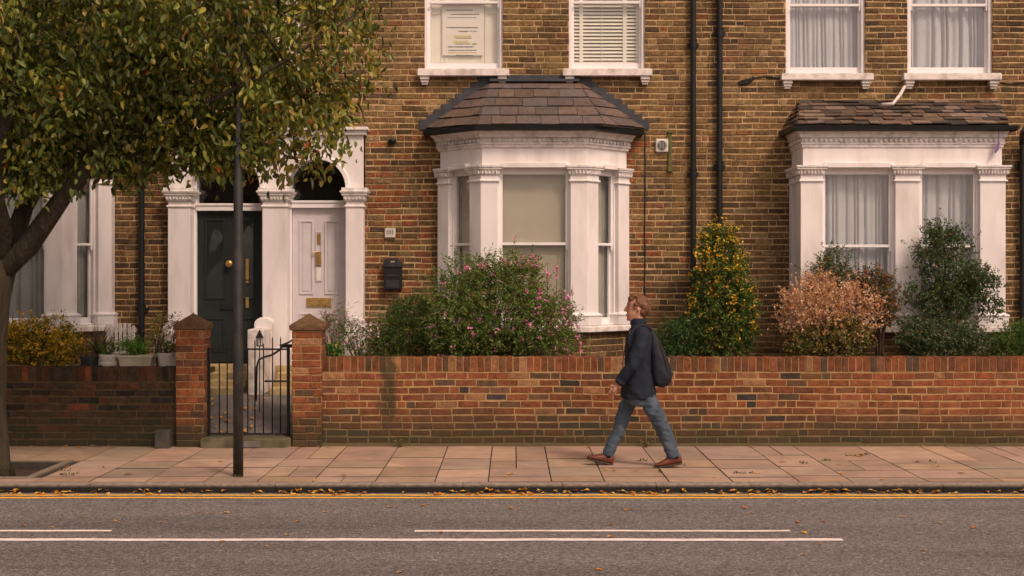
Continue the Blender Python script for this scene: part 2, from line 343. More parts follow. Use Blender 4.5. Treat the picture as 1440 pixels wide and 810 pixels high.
# ---------------------------------------------------------------- brick laying
def minus(a, b, holes):
    iv = [(a, b)]
    for h0, h1 in holes:
        nx = []
        for p, q in iv:
            if h1 <= p or h0 >= q: nx.append((p, q)); continue
            if h0 > p: nx.append((p, h0))
            if h1 < q: nx.append((h1, q))
        iv = nx
    return iv
def wob(u, z): return .0035*math.sin(u*2.1+z*3)+.0025*math.sin(u*5.3+z*7+1)
def lay(mb, fr, u0, u1, z0, z1, openings, colf, pitch=.08, L=.215, H=.107, joint=.012, proud=.006, jit=.0025, bond='flemish', wave=1, depth=.03, vj=.007, sr=.74):
    n = int(round((z1-z0)/pitch)); pitch = (z1-z0)/n
    for i in range(n):
        zb = z0+i*pitch; zt = zb+pitch-joint; zm = (zb+zt)/2
        holes = [(o[0], o[1]) for o in openings if o[2] < zm < o[3]]
        for a, b in minus(u0, u1, holes):
            u = a - rnd(0, .1) - (.17 if i % 2 else 0); k = i
            while u < b-.01:
                if bond == 'flemish': ln = L if k % 2 else H
                else: ln = L if random.random() < sr else H
                ln += rnd(-.006, .006); k += 1
                s, e = max(u, a), min(u+ln-vj, b); u += ln
                if e-s < .02: continue
                o = proud+rnd(-jit, jit); c = colf(.5*(s+e), zm); k_ = 1+.32*mnoise.noise(Vector((s*.45, zm*.6, 7)))+.22*mnoise.noise(Vector((s*1.7, zm*2.2, 2))); c = tuple(q*k_ for q in c)
                j = lambda: rnd(-.0032, .0032)
                w0 = wob(s, zb)*wave; w1 = wob(e, zb)*wave
                A = (s+j(), zb+w0+j()); B = (e+j(), zb+w1+j()); C = (e+j(), zt+w1+j()); D = (s+j(), zt+w0+j())
                c1 = .006
                F = [fr(A[0]+c1, o, A[1]+c1), fr(B[0]-c1, o, B[1]+c1), fr(C[0]-c1, o, C[1]-c1), fr(D[0]+c1, o, D[1]-c1),
                     fr(A[0], o-.005, A[1]), fr(B[0], o-.005, B[1]), fr(C[0], o-.005, C[1]), fr(D[0], o-.005, D[1]),
                     fr(A[0], -depth, A[1]), fr(B[0], -depth, B[1]), fr(C[0], -depth, C[1]), fr(D[0], -depth, D[1])]
                mb.add(F, [(0,1,2,3),(4,5,1,0),(5,6,2,1),(6,7,3,2),(7,4,0,3),(8,9,5,4),(9,10,6,5),(10,11,7,6),(11,8,4,7)], c)
def slab_with_holes(mb, fr, u0, u1, z0, z1, openings, n0, n1):
    zs = sorted(set([z0, z1]+[min(max(o[k], z0), z1) for o in openings for k in (2, 3)]))
    for a, b in zip(zs[:-1], zs[1:]):
        if b-a < 1e-4: continue
        zm = (a+b)/2
        for p, q in minus(u0, u1, [(o[0], o[1]) for o in openings if o[2] < zm < o[3]]):
            mb.fbox(fr, p, q, n0, n1, a, b)
def flat_frame(yf): return lambda u, n, z: (u, yf-n, z)
def seg_frame(p, q):
    """wall frame along plan segment p->q; u from 0, n outward to the street"""
    p = Vector(p); q = Vector(q); t = (q-p).normalized(); nn = Vector((t.y, -t.x))
    return (lambda u, n, z: (p.x+t.x*u+nn.x*n, p.y+t.y*u+nn.y*n, z)), (q-p).length

def vary(c, a=.12):
    k = 1+rnd(-a, a); return (c[0]*k*(1+rnd(-.05, .05)), c[1]*k, c[2]*k*(1+rnd(-.08, .08)))
def pick(tab):
    r = random.random()*sum(t[0] for t in tab)
    for wgt, c in tab:
        r -= wgt
        if r <= 0: return vary(c)
    return vary(tab[-1][1])
BROWN = [(5, (.140, .084, .038)), (3, (.165, .102, .048)), (3, (.112, .068, .034)), (1.2, (.078, .052, .031)), (.9, (.22, .148, .075)), (.35, (.165, .075, .037))]
RED = [(4, (.22, .082, .036)), (3, (.18, .095, .044)), (2, (.27, .105, .044)), (1.5, (.14, .085, .042)), (.5, (.085, .058, .036)), (1, (.24, .155, .082))]
GOLD = [(4, (.185, .116, .050)), (3, (.155, .094, .043)), (1.5, (.235, .155, .07)), (2, (.122, .076, .038)), (.5, (.085, .058, .036)), (.6, (.19, .09, .043))]
# ================================================================ setting
def build2(name, parts, parent=None, loc=None):
    mb = MB(); idx = []
    for k, (b, _) in enumerate(parts):
        mb.add(b.v, b.f); mb.c[-len(b.v):] = b.c; idx += [k]*len(b.f)
    o = mb.build(name, parts[0][1], parent, loc)
    for _, m in parts[1:]: o.data.materials.append(m)
    o.data.polygons.foreach_set('material_index', idx)
    return o

YK = 12.78          # kerb face
ZR = -.080          # road level
YW = 15.65          # garden wall face
YH = 18.0           # house fronts

def sheet(name, x0, x1, y0, y1, z, m, nx=1, ny=1):
    b = MB(); b.add([(x0, y0, z), (x1, y0, z), (x1, y1, z), (x0, y1, z)], [(0, 1, 2, 3)])
    return tag(b.build(name, m, loc=(0, (y0+y1)/2, z)), kind='structure')
sheet('ground', -300, 300, -300, 300, -.5, M['soil'])
b = MB(); b.box(-60, 60, -30, YK+.05, -.45, ZR); tag(b.build('road', M['asphalt'], loc=(0, 0, ZR)), kind='structure')
def stripe(name, x0, x1, y0, y1, m):
    b = MB(); n = max(2, int((min(x1, 9)-max(x0, -9))/.06))
    xs = [x0]+[lerp(max(x0, -9), min(x1, 9), k/n) for k in range(1, n)]+[x1]
    v = []; f = []
    for k, x in enumerate(xs):
        wv = .006*math.sin(x*3.1)+.004*math.sin(x*9)
        v += [(x, y0+wv+rnd(-.003, .003), ZR+.004), (x, y1+wv+rnd(-.003, .003), ZR+.004)]
        if k: f.append((2*k-2, 2*k, 2*k+1, 2*k-1))
    b.add(v, f); tag(b.build(name, m, loc=(0, (y0+y1)/2, ZR)), kind='structure')
stripe('yellow_line', -60, 60, 12.45, 12.515, M['yline']); stripe('yellow_line', -60, 60, 12.60, 12.665, M['yline'])
stripe('white_line', -60, X(157, 10.86), 10.82, 10.885, M['wline'])
stripe('white_line', X(583, 10.86), X(1111, 10.86), 10.82, 10.885, M['wline'])
stripe('white_line', -60, X(1185, 10.49), 10.44, 10.53, M['wline'])

# kerb stones
b = MB(); x = -14
while x < 14:
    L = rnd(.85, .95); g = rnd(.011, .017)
    b.loft([[(xx, YK, -.3), (xx, YK, -.03), (xx, YK+.006, -.012), (xx, YK+.022, 0), (xx, YK+.14, .002), (xx, YK+.14, -.3)][::-1] for xx in (x+.003, x+L-.003)], (g, g*.9, g*.8))  # near-black face has the kerb's shade painted into its colour; top stays lighter
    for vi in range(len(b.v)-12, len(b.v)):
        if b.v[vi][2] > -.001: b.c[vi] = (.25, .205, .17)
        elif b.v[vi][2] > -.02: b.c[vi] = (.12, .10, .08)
    x += L
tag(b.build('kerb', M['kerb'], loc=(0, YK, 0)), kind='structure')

# pavement: grit bed with individual slabs
PIT = (-6.3, X(72, 13.7)-.07, 13.22, 14.36)
bed = MB(); slabs = MB()
slab_y0 = YK+.145
slab_with_holes(bed, lambda u, n, z: (u, z, n), -60, 60, slab_y0, YW+.3, [PIT], -.008, -.4)
PAVE = [(.36, .255, .185), (.40, .28, .20), (.33, .237, .172), (.375, .257, .182)]
x = -13.0
while x < 13:
    wd = rnd(.50, .62) if x < 1.8 else rnd(.42, .74)
    skew = rnd(-.02, .02)
    ys = [slab_y0, slab_y0+rnd(.30, .42), 0, 0, YW+.02]
    ys[2] = ys[1]+rnd(.5, .72); ys[3] = ys[2]+rnd(.45, .9)
    if ys[3] > YW-.25: ys = [ys[0], ys[1], ys[2], ys[4]]
    if x > 2 and random.random() < .6: ys = [slab_y0, slab_y0+rnd(.2, .35), slab_y0+rnd(.7, .95), slab_y0+rnd(1.3, 1.7), YW+.02]
    for a, c in zip(ys[:-1], ys[1:]):
        cut = [(x, x+wd)]
        if random.random() < .12: cut = [(x, x+wd*.45), (x+wd*.45, x+wd)]
        for p, q in cut:
            if q > PIT[0] and p < PIT[1]+.02 and c > PIT[2]-.02 and a < PIT[3]+.02:
                if a < PIT[2]-.05: c_ = PIT[2]-.01; a_ = a
                elif c > PIT[3]+.05 and a > PIT[2]: a_ = PIT[3]+.01; c_ = c
                else: continue
            else: a_, c_ = a, c
            if c_-a_ < .03: continue
            g = .0065; h = rnd(-.002, .0025); col = vary(random.choice(PAVE), .13)
            z = [h+rnd(-.002, .002) for _ in range(4)]
            v = [(p+g, a_+g), (q-g+skew*0, a_+g), (q-g, c_-g), (p+g, c_-g)]
            # four corners, then grime gathered along the two long edges (strips of the same top face)
            e0, e1 = rnd(.012, .034), rnd(.008, .028); yq = [a_+g, a_+g+e0, c_-g-e1, c_-g]; n0 = len(slabs.v)
            tv = [(xx, yy, lerp(z[0], z[3], (yy-a_)/(c_-a_)) if xi == 0 else lerp(z[1], z[2], (yy-a_)/(c_-a_))) for yy in yq for xi, xx in enumerate((p+g, q-g))]
            slabs.add(tv+[(v[k][0], v[k][1], -.03) for k in range(4)],
                      [(2, 3, 5, 4), (0, 1, 3, 2), (4, 5, 7, 6), (8, 9, 1, 0), (9, 10, 7, 5, 3, 1), (10, 11, 6, 7), (11, 8, 0, 2, 4, 6)], col)
            dk = tuple(k_*rnd(.18, .5) for k_ in col)
            for vi in (0, 1, 6, 7): slabs.c[n0+vi] = dk
    x += wd
tag(build2('pavement', [(slabs, M['slab']), (bed, M['joint'])], loc=(0, 14, 0)), kind='structure')
b = MB(); b.box(PIT[0]-.2, PIT[1]+.02, PIT[2]-.02, PIT[3]+.02, -.3, -.085); tag(b.build('tree_pit_soil', M['soil'], loc=(-5.4, 13.8, -.08)), kind='structure')
t = thing('tree_pit_edging', (-5.4, 13.8, 0), 'low stone edging framing the square tree pit in the pavement', 'edging')
b = MB(); b.box(PIT[1]-.01, PIT[1]+.06, PIT[2]-.07, PIT[3]+.07, -.1, .012); b.build('side_stone', M['slab'], t, bevel=.006).data.color_attributes['Col'].data.foreach_set('color', [.2, .165, .12, 1]*8)
b = MB(); b.box(PIT[0]-.4, PIT[1]-.012, PIT[2]-.07, PIT[2]-.005, -.1, .012, (.2, .165, .12)); b.build('front_stone', M['slab'], t, bevel=.006)
b = MB(); b.box(PIT[0]-.4, PIT[1]-.012, PIT[3]+.005, PIT[3]+.05, -.1, .004, (.12, .1, .075)); b.build('back_stone', M['slab'], t, bevel=.006)

# raised front gardens and the path between them
gp0, gp1 = X(287, 15.7), X(411, 15.7)
b = MB(); b.box(-14, gp0-.32, YW+.2, YH, -.4, .78); tag(b.build('garden_ground', M['soil'], loc=(-6, 17, .78)), kind='structure')
b = MB(); b.box(gp1+.32, 14, YW+.2, YH, -.4, .74); tag(b.build('garden_ground', M['soil'], loc=(4, 17, .74)), kind='structure')
b = MB(); px0, px1 = gp0-.33, gp1+.33
px0, px1 = -4.72, -1.75
b.add([(px0, YW+.3, .1), (px1, YW+.3, .1), (px1, 17.0, .5), (px0, 17.0, .5), (px0, 17.75, .5), (px1, 17.75, .5),
       (px0, YW+.3, -.4), (px1, YW+.3, -.4), (px1, 17.75, -.4), (px0, 17.75, -.4)],
      [(0, 1, 2, 3), (3, 2, 5, 4), (6, 7, 1, 0), (7, 8, 5, 2, 1), (9, 6, 0, 3, 4), (8, 9, 4, 5)])
tag(b.build('garden_path', M['path'], loc=(-3.2, 16.8, .2)), kind='structure')

# ================================================================ garden walls, piers, gate
GBR = [(6, (.170, .062, .029)), (1.5, (.21, .074, .032)), (4, (.135, .058, .030)), (1.2, (.09, .058, .036)), (.2, (.04, .034, .03)), (1.2, (.24, .125, .06))]
GBD = [(4, (.060, .036, .022)), (2, (.085, .036, .020)), (3, (.042, .031, .021)), (.8, (.13, .042, .022)), (2, (.026, .023, .018))]  # left wall bricks: sooty, with the tree's shade also put into the colour
def garden_wall(name, x0, x1, ztop, tab, label):
    fr = flat_frame(YW); bk = MB(); mo = MB()
    sold = .17; zb = ztop-sold; n = int(round(zb/.0816))
    def cf(u, z):
        t_ = tab
        if tab is GBR:
            q = mnoise.noise(Vector((u*.55, z*.8, 3)))
            if u > 3.4 and random.random() < .75: return pick([(4, (.205, .070, .031)), (3, (.18, .066, .031)), (1.5, (.235, .085, .036)), (1.5, (.15, .07, .034))])
            if q > .3 and random.random() < .3: return pick([(2, (.05, .04, .032)), (2, (.12, .07, .04))])
        return pick(t_)
    lay(bk, fr, x0, x1, zb-n*.0816, zb, [], cf, pitch=.0816, L=.24, joint=.014, bond='mix', proud=.004, vj=.009, sr=.82)
    u = x0
    while u < x1-.02:
        wd = .0815+rnd(-.004, .004); o = .006+rnd(-.004, .004); c = vary(pick(tab), .15); g = .006; tz = ztop+rnd(-.006, .005)
        e = min(u+wd, x1); k = rnd(-.002, .002)
        c = c if sum(c) > .16 else vary((.17, .075, .038)) if tab is GBR else c
        bk.add([fr(u+g, o, zb+.006), fr(e-g, o, zb+.006), fr(e-g+k, o, tz-.006), fr(u+g+k, o, tz-.006), fr(u+g+k, o-.008, tz), fr(e-g+k, o-.008, tz),
                fr(u+g, -.185, tz), fr(e-g, -.185, tz), fr(u+g, -.185, zb), fr(e-g, -.185, zb)],
               [(0, 1, 2, 3), (3, 2, 5, 4), (4, 5, 7, 6), (0, 3, 4, 6, 8), (1, 9, 7, 5, 2), (6, 7, 9, 8)], c)
        u += wd
    mo.fbox(fr, x0, x1, 0, -.21, -.35, ztop-.008)
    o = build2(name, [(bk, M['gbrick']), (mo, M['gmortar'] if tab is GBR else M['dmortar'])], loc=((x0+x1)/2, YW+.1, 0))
    return tag(o, label, 'wall')
pl0, pl1 = X(247.5, 15.6), X(286.5, 15.6); pr0, pr1 = X(411, 15.6), X(452, 15.6)
garden_wall('garden_wall', -12, pl0-.002, .912, GBD, 'low dark garden wall of sooty brick with tree shade painted in, left of the gate, behind the tree')
garden_wall('garden_wall', pr1+.002, 12, 1.026, GBR, 'long low red brick garden wall with upright coping bricks, behind the pedestrian')
def pier(x0, x1, ztop, label):
    t = thing('gate_pier', ((x0+x1)/2, 15.8, 0), label, 'pier', 'brick piers beside the gate')
    ya, yb = 15.6, 15.94; bk = MB(); mo = MB()
    PT = [(6, (.20, .070, .032)), (4, (.25, .092, .04)), (3, (.13, .062, .036)), (1.5, (.09, .06, .038)), (.8, (.28, .15, .08))]
    cf = lambda u, z: pick(PT)
    zt = ztop-.19
    frs = [seg_frame((x0, ya), (x1, ya)), seg_frame((x1, ya), (x1, yb)), seg_frame((x0, yb), (x0, ya)), seg_frame((x1, yb), (x0, yb))]
    for k, (fr, L) in enumerate(frs):
        st = random.getstate(); lay(bk, fr, 0.0, L, 0, zt, [], cf, pitch=.0816, joint=.013, bond='mix', wave=.0, depth=.005)
    mo.box(x0+.002, x1-.002, ya+.002, yb-.002, -.35, zt)
    build2('shaft', [(bk, M['gbrick']), (mo, M['gmortar'])], t)
    c = MB(); g = .012; a, b_, y0, y1 = x0-g, x1+g, ya-g, yb+g
    def ring(o, z, j=0): return [(a-o+rnd(-j, j), y0-o+rnd(-j, j), z), (b_+o+rnd(-j, j), y0-o+rnd(-j, j), z), (b_+o+rnd(-j, j), y1+o+rnd(-j, j), z), (a-o+rnd(-j, j), y1+o+rnd(-j, j), z)]
    cc = (.14, .082, .045)
    c.loft([ring(0, zt, .002), ring(.018, zt+.01, .003), ring(.018, zt+.055, .003), ring(.008, zt+.07, .004), ring(-.05, zt+.105, .006), ring(-.10, zt+.14, .006), ring(-.155, zt+.178, .006), ring(-.178, zt+.19)], cc)
    c.build('cap', M['gbrick'], t, bevel=.005)
    return t
pier(pl0, pl1, Z(440, 15.77), 'red brick gate pier with crumbling pyramid cap, left of the iron gate')
pier(pr0, pr1, Z(441, 15.77), 'red brick gate pier with pyramid cap, right of the iron gate')
b = MB(); b.loft([[(gx, y, z) for gx, y, z in ((gp0, 15.5, -.05), (gp1-.06, 15.5, -.05), (gp1, 15.62, -.05), (gp1, 15.95, -.05), (gp0, 15.95, -.05))],
                  [(gx, y, z) for gx, y, z in ((gp0, 15.5, .105), (gp1-.05, 15.5, .105), (gp1, 15.6, .105), (gp1, 15.95, .105), (gp0, 15.95, .105))]])
tag(b.build('threshold_stone', M['moss'], loc=(-3.05, 15.7, 0), bevel=.012), 'mossy stone threshold under the black iron gate', 'step')
b = MB(); b.box(X(342, 15.49), X(366, 15.49), 15.485, 15.499, .01, .08); b.build('repair_patch', M['path'], bpy.data.objects['threshold_stone'])
YG = 15.78
t = thing('iron_gate', (X(350, YG), YG, .1), 'black wrought iron gate of thin upright bars between brick piers', 'gate')
zb, zt = Z(610, YG), Z(491, YG)
for px, r in ((293.5, .017), (405.5, .017)):
    b = MB(); b.box(X(px, YG)-r, X(px, YG)+r, YG-.017, YG+.017, zb-.02, zt+.02); b.build('stile', M['iron'], t, bevel=.003)
for z in (zb, zt, Z(536, YG)):
    b = MB()
    x0 = X(293.5, YG) if z != Z(536, YG) else X(372, YG)
    b.box(x0, X(405.5, YG), YG-.012, YG+.012, z-.010, z+.010); b.build('rail', M['iron'], t, bevel=.002)
for px, ty in ((308.5, 477), (319.5, 482), (335, 477), (348.5, 489), (358.5, 477), (370.5, 482), (383, 473), (394.5, 473)):
    b = MB(); x = X(px, YG); b.tube([(x, YG, zb), (x, YG, Z(ty, YG)-.03), (x, YG, Z(ty, YG))], [.0075, .0075, .001], 8); b.build('bar', M['iron'], t, smooth=True)
b = MB(); b.box(X(396, YG), X(411, YG), YG-.02, YG+.02, Z(489, YG), Z(484, YG)); b.tube([(X(393, YG), YG, Z(486, YG)), (X(403, YG), YG, Z(482, YG))], .006); b.build('latch', M['iron'], t)
for zz in (zb+.1, zt-.08):
    b = MB(); b.box(X(287, YG), X(293, YG), YG-.015, YG+.015, zz-.015, zz+.015); b.build('hinge', M['iron'], t)
# curved rail and lantern behind the gate
b = MB(); pts = [P(398, 486, 16.9), P(392, 493, 16.9), P(383, 499, 16.88), P(372, 502, 16.85), P(364, 506, 16.82), P(361, 516, 16.8), P(360, 540, 16.8)]
pts[-1] = (pts[-1][0], 16.8, .42)
b.tube(pts, .013, 8); b.tube([pts[0], (pts[0][0]+.02, 17.7, pts[0][2]+.05)], .013, 8)
tag(b.build('handrail', M['iron'], loc=pts[-1], smooth=True), 'curved black iron handrail beside the front steps', 'handrail')
lx, ly = X(365, 16.5), 16.5
t = thing('lantern', (lx, ly, .3), 'small black garden lantern on a thin stake inside the gate', 'lantern')
b = MB(); b.tube([(lx, ly, .22), (lx, ly, Z(487, ly))], .006); b.build('stake', M['iron'], t)
b = MB(); zt_, zb_ = Z(475, ly), Z(487, ly)
b.lathe(lx, ly, [(.042, zb_), (.042, zb_+.012)], 6); b.lathe(lx, ly, [(.052, zt_), (.045, zt_+.012), (.012, zt_+.075), (.008, zt_+.095)], 6)
for k in range(6):
    a = k*math.pi/3; b.tube([(lx+.038*math.cos(a), ly+.038*math.sin(a), zb_), (lx+.040*math.cos(a), ly+.040*math.sin(a), zt_)], .004, 6)
b.build('frame', M['iron'], t)
b = MB(); b.lathe(lx, ly, [(.030, zb_+.012), (.030, zt_)], 12); b.build('globe', M['whitepot'], t)
b = MB(); b.box(X(219, 15.5), X(239, 15.5), 15.44, 15.6, 0, .205); tag(b.build('stone_block', M['grey'], loc=(X(229, 15.5), 15.5, 0), bevel=.012), 'square dark grey stone block at the foot of the dark wall', 'block')

# ================================================================ houses
def bars(t, fr, cells, m, name): pass
def make_window(house, fr, u0, u1, z0, z1, zm, rec=.05, jw=.045, brail=.085, label=None, sill=None, brackets=True, srail=.034):
    """sliding sash window: box frame > two sashes, two panes (and stone sill)"""
    b = MB(); n0 = -rec; n1 = -rec-.10
    b.fbox(fr, u0, u0+jw, n0, n1, z0, z1); b.fbox(fr, u1-jw, u1, n0, n1, z0, z1)
    b.fbox(fr, u0+jw, u1-jw, n0, n1, z1-jw, z1); b.fbox(fr, u0+jw, u1-jw, n0-.01, n1, z0, z0+.022)
    wn = b.build('window', M['frame'], house, bevel=.003); tag(wn, label)
    a, c = u0+jw-.004, u1-jw+.004
    def sash(zl, zh, nf, lo, hi, horn):
        s = MB(); st = srail; nb = nf-.034
        s.fbox(fr, a, a+st, nf, nb, zl, zh); s.fbox(fr, c-st, c, nf, nb, zl, zh)
        s.fbox(fr, a+st, c-st, nf-.001, nb, zl, zl+lo); s.fbox(fr, a+st, c-st, nf-.001, nb, zh-hi, zh)
        if horn:
            for uu, sg in ((a, 1), (c-st, 1)):
                s.fbox(fr, uu+.003, uu+st-.003, nf-.002, nb, zl-.05, zl); s.fbox(fr, uu+.010, uu+st-.010, nf-.002, nb, zl-.07, zl-.05)
        s.build('sash', M['frame'], wn, bevel=.003)
        p = MB(); p.fbox(fr, a+st-.002, c-st+.002, nf-.016, nf-.020, zl+lo-.002, zh-hi+.002); p.build('pane', M['glass'], wn)
    sash(zm-.017, z1-jw+.004, n0-.02, .034, .05, True)
    sash(z0+.02, zm+.017, n0-.062, brail, .034, False)
    if sill:
        zs0, zs1, ext = sill
        s = MB(); s.fbox(fr, u0-ext, u1+ext, .125, -rec+.01, zs0, zs1-.014)
        s.fbox(fr, u0-ext+.006, u1+ext-.006, .118, -rec+.01, zs1-.014, zs1)
        if brackets:
            for ub in (u0-ext+.03, u1+ext-.15):
                for k, (q0, q1, dz) in enumerate(((0, .12, .045), (.01, .11, .035), (.02, .10, .03))):
                    zt2 = zs0-(0, .045, .08)[k]; s.fbox(fr, ub+q0, ub+q1, .10-.02*k, 0.0, zt2-dz, zt2)
        s.build('sill', M['sill'], wn, bevel=.006)
    return wn

def drape(name, fr, u0, u1, n, z0, z1, m, label, wl=.075, amp=.022, seed=1, gather=0, cat='curtain', group=None, zfun=None):
    r_ = random.Random(seed); nu = max(30, int((u1-u0)/.008)); nz = 10
    ph = [r_.uniform(0, 6.28) for _ in range(5)]; f_ = [1/wl*r_.uniform(.7, 1.3) for _ in range(3)]+[1/(wl*3.1), 1/(wl*.5)]
    v = []; f = []
    for j in range(nz+1):
        tz = j/nz; z = lerp(z1, z0, tz)
        for i in range(nu+1):
            tu = i/nu; u = lerp(u0, u1, tu)
            if gather: u = u + gather*math.sin(tz*2.2)*(tu*(1-tu))*4*.3
            uu = u0+(u1-u0)*tu+ .012*math.sin(tz*3+ph[0])
            w_ = uu+.35*wl*math.sin(uu/wl*1.7+ph[1])+.22*wl*math.sin(uu/wl*3.9+ph[2]+tz*.8)+.05*wl*math.sin(tz*5+uu*30)
            d = 1.5*abs(math.sin(math.pi*w_/wl))**.75-.85+.22*math.sin(2*math.pi*uu/wl*.31+ph[3])
            v.append(fr(u, n+amp*d*(.75+.25*tz), z))
    for j in range(nz):
        for i in range(nu): f.append((j*(nu+1)+i, (j+1)*(nu+1)+i, (j+1)*(nu+1)+i+1, j*(nu+1)+i+1))
    b = MB(); b.add(v, f); o = b.build(name, m, loc=fr((u0+u1)/2, n, z0), smooth=True)
    return tag(o, label, cat, group)

def pillar(bay, poly_path, z0, z1, label=None, base=.16, cap=.19):
    """poly_path: list of plan points of the outer face, left to right; thickness goes inwards"""
    pts = [Vector(p) for p in poly_path]; nrm = []
    for i in range(len(pts)):
        t1 = (pts[i]-pts[i-1]).normalized() if i else None; t2 = (pts[i+1]-pts[i]).normalized() if i < len(pts)-1 else None
        t1 = t1 or t2; t2 = t2 or t1
        m_ = Vector((t1.y, -t1.x))+Vector((t2.y, -t2.x)); nrm.append(m_/(m_.length_squared/2))
    o = .035; th = .12
    poly = [tuple(p+n_*o) for p, n_ in zip(pts, nrm)]+[tuple(p-n_*th) for p, n_ in reversed(list(zip(pts, nrm)))]
    b = MB(); zc = z1-cap
    loft_poly(b, poly, [(z0, .03), (z0+base-.045, .03), (z0+base-.04, .040), (z0+base-.02, .040), (z0+base, 0), (zc-.02, 0), (zc-.012, .022), (zc+.006, .022), (zc+.012, .004), (zc+.07, .004)])
    p = b.build('pillar', M['stucco'], bay, bevel=.007); tag(p, label)
    c = MB(); loft_poly(c, poly, [(zc+.07, .008), (zc+.075, .018), (zc+.10, .028), (zc+.115, .022), (zc+.13, .03), (zc+.145, .052), (zc+.16, .045), (zc+.165, .06), (z1, .062)])
    # carved leaves round the capital
    for i in range(len(pts)-1):
        A = pts[i]+nrm[i]*(o+.022); B = pts[i+1]+nrm[i+1]*(o+.022); L = (B-A).length; n = max(2, int(L/.038))
        t_ = (B-A).normalized(); nn = Vector((t_.y, -t_.x))
        for k in range(n):
            q = A+t_*(L*(k+.5)/n); s = .012
            c.loft([[(q.x-t_.x*s, q.y-t_.y*s, zc+.082), (q.x-t_.x*s*.3+nn.x*.016, q.y-t_.y*s*.3+nn.y*.016, zc+.08), (q.x+t_.x*s*.3+nn.x*.016, q.y+t_.y*s*.3+nn.y*.016, zc+.08), (q.x+t_.x*s, q.y+t_.y*s, zc+.082)],
                    [(q.x-t_.x*s*1.2, q.y-t_.y*s*1.2, zc+.128), (q.x-t_.x*s*.5+nn.x*.028, q.y-t_.y*s*.5+nn.y*.028, zc+.13), (q.x+t_.x*s*.5+nn.x*.028, q.y+t_.y*s*.5+nn.y*.028, zc+.13), (q.x+t_.x*s*1.2, q.y+t_.y*s*1.2, zc+.128)]])
    c.build('capital', M['ornate'], bay, bevel=.003)
    return p

def bay(house, plan, z_sill, pillars, label=None, colf=None, ko=1.0):
    """stucco bay: frieze, sill, cornice, gutter, brick below the sill"""
    ZF0, ZF1 = 3.356, 3.64
    b = MB(); sweep(b, plan, [(0, ZF0), (0, ZF1+.03), (-.16, ZF1+.03), (-.16, ZF0)][::-1])
    inner = offset_poly(list(plan), -.17)
    b.prism([(x, min(y, 17.99)) for x, y in inner], ZF1-.02, ZF1+.02)
    bp = b.build('bay', M['stucco'], house, bevel=.004); tag(bp, label)
    s = MB(); sweep(s, plan, [(.075, z_sill-.085), (.085, z_sill-.075), (.085, z_sill-.018), (.07, z_sill-.004), (-.18, z_sill), (-.18, z_sill-.085)][::-1])
    s.build('sill', M['sill'], bp, bevel=.004)
    pr = [(0, ZF1-.055), (.028, ZF1-.05), (.032, ZF1-.02), (.055, ZF1-.01), (.055, ZF1+.005), (.03, ZF1+.012), (.03, ZF1+.06), (.075, ZF1+.075), (.085, ZF1+.11), (.12, ZF1+.14), (.145, ZF1+.17), (.145, ZF1+.19), (-.1, ZF1+.19), (-.1, ZF1-.055)]
    c = MB(); sweep(c, plan, [(o*ko if o > 0 else o, z) for o, z in pr][::-1])
    for a, q in zip(plan[:-1], plan[1:]):
        fr, L = seg_frame(a, q); n = max(1, int(L/.062))
        for k in range(n):
            u = L*(k+.5)/n; c.fbox(fr, u-.018, u+.018, .03+.028*ko, .01, ZF1+.018, ZF1+.056)
    c.build('cornice', M['ornate'], bp, bevel=.003)
    g = MB(); zg = ZF1+.185; dk = .145*(ko-1)
    sweep(g, plan, [(o+dk, z) for o, z in [(.145, zg+.01), (.155, zg-.025), (.185, zg-.045), (.215, zg-.025), (.225, zg+.025), (.215, zg+.025), (.20, zg-.01), (.165, zg-.01), (.155, zg+.03), (.14, zg+.03)]][::-1])
    g.build('gutter', M['black'], bp)
    bk = MB(); mo = MB()
    for a, q in zip(plan[:-1], plan[1:]):
        fr, L = seg_frame(a, q); lay(bk, fr, 0, L, .5, z_sill-.087, [], colf, wave=0, depth=.01)
    pp = offset_poly(list(plan), -.002); mo.prism([(x, min(y, 17.995)) for x, y in pp], .3, z_sill-.087)
    build2('brickwork', [(bk, M['brick']), (mo, M['mortar'])], bp)
    for p in pillars: pillar(bp, p, z_sill, ZF0)
    return bp
def hood(bp, fr, u0, u1, z0):
    """flared label mould over a bay window"""
    b = MB(); d = .07
    def pr(n, pts): return [fr(u, n, z) for u, z in pts]
    o = [(u0, z0), (u1, z0), (u1+.0, z0+.03), (u1-.03, z0+.045), (u1-.05, z0+.07), (u1-.08, z0+.085), (u0+.08, z0+.085), (u0+.05, z0+.07), (u0+.03, z0+.045), (u0, z0+.03)]
    b.loft([pr(-.10, o), pr(d*.45, o), pr(d, [(lerp((u0+u1)/2, u, .965), lerp(z0+.04, z, .72)) for u, z in o])])
    b.build('window_hood', M['stucco'], bp, bevel=.004)

def pipe(house, x, y, z0, z1, r=.036, collars=1.8, m='black', top=None, name='downpipe', label=None):
    b = MB(); b.tube([(x, y, z0), (x, y, z1)], r, 14)
    z = z0+.9
    while z < z1:
        b.tube([(x, y, z-.05), (x, y, z+.05)], r*1.28, 14); b.tube([(x, y, z+.05), (x, y, z+.065)], r*1.5, 14)
        b.box(x-r*2.1, x+r*2.1, y+r*.6, y+r+.02, z-.02, z+.02); z += collars
    if top: b.tube(top, r, 12)
    return tag(b.build(name, M[m], house, smooth=False), label)

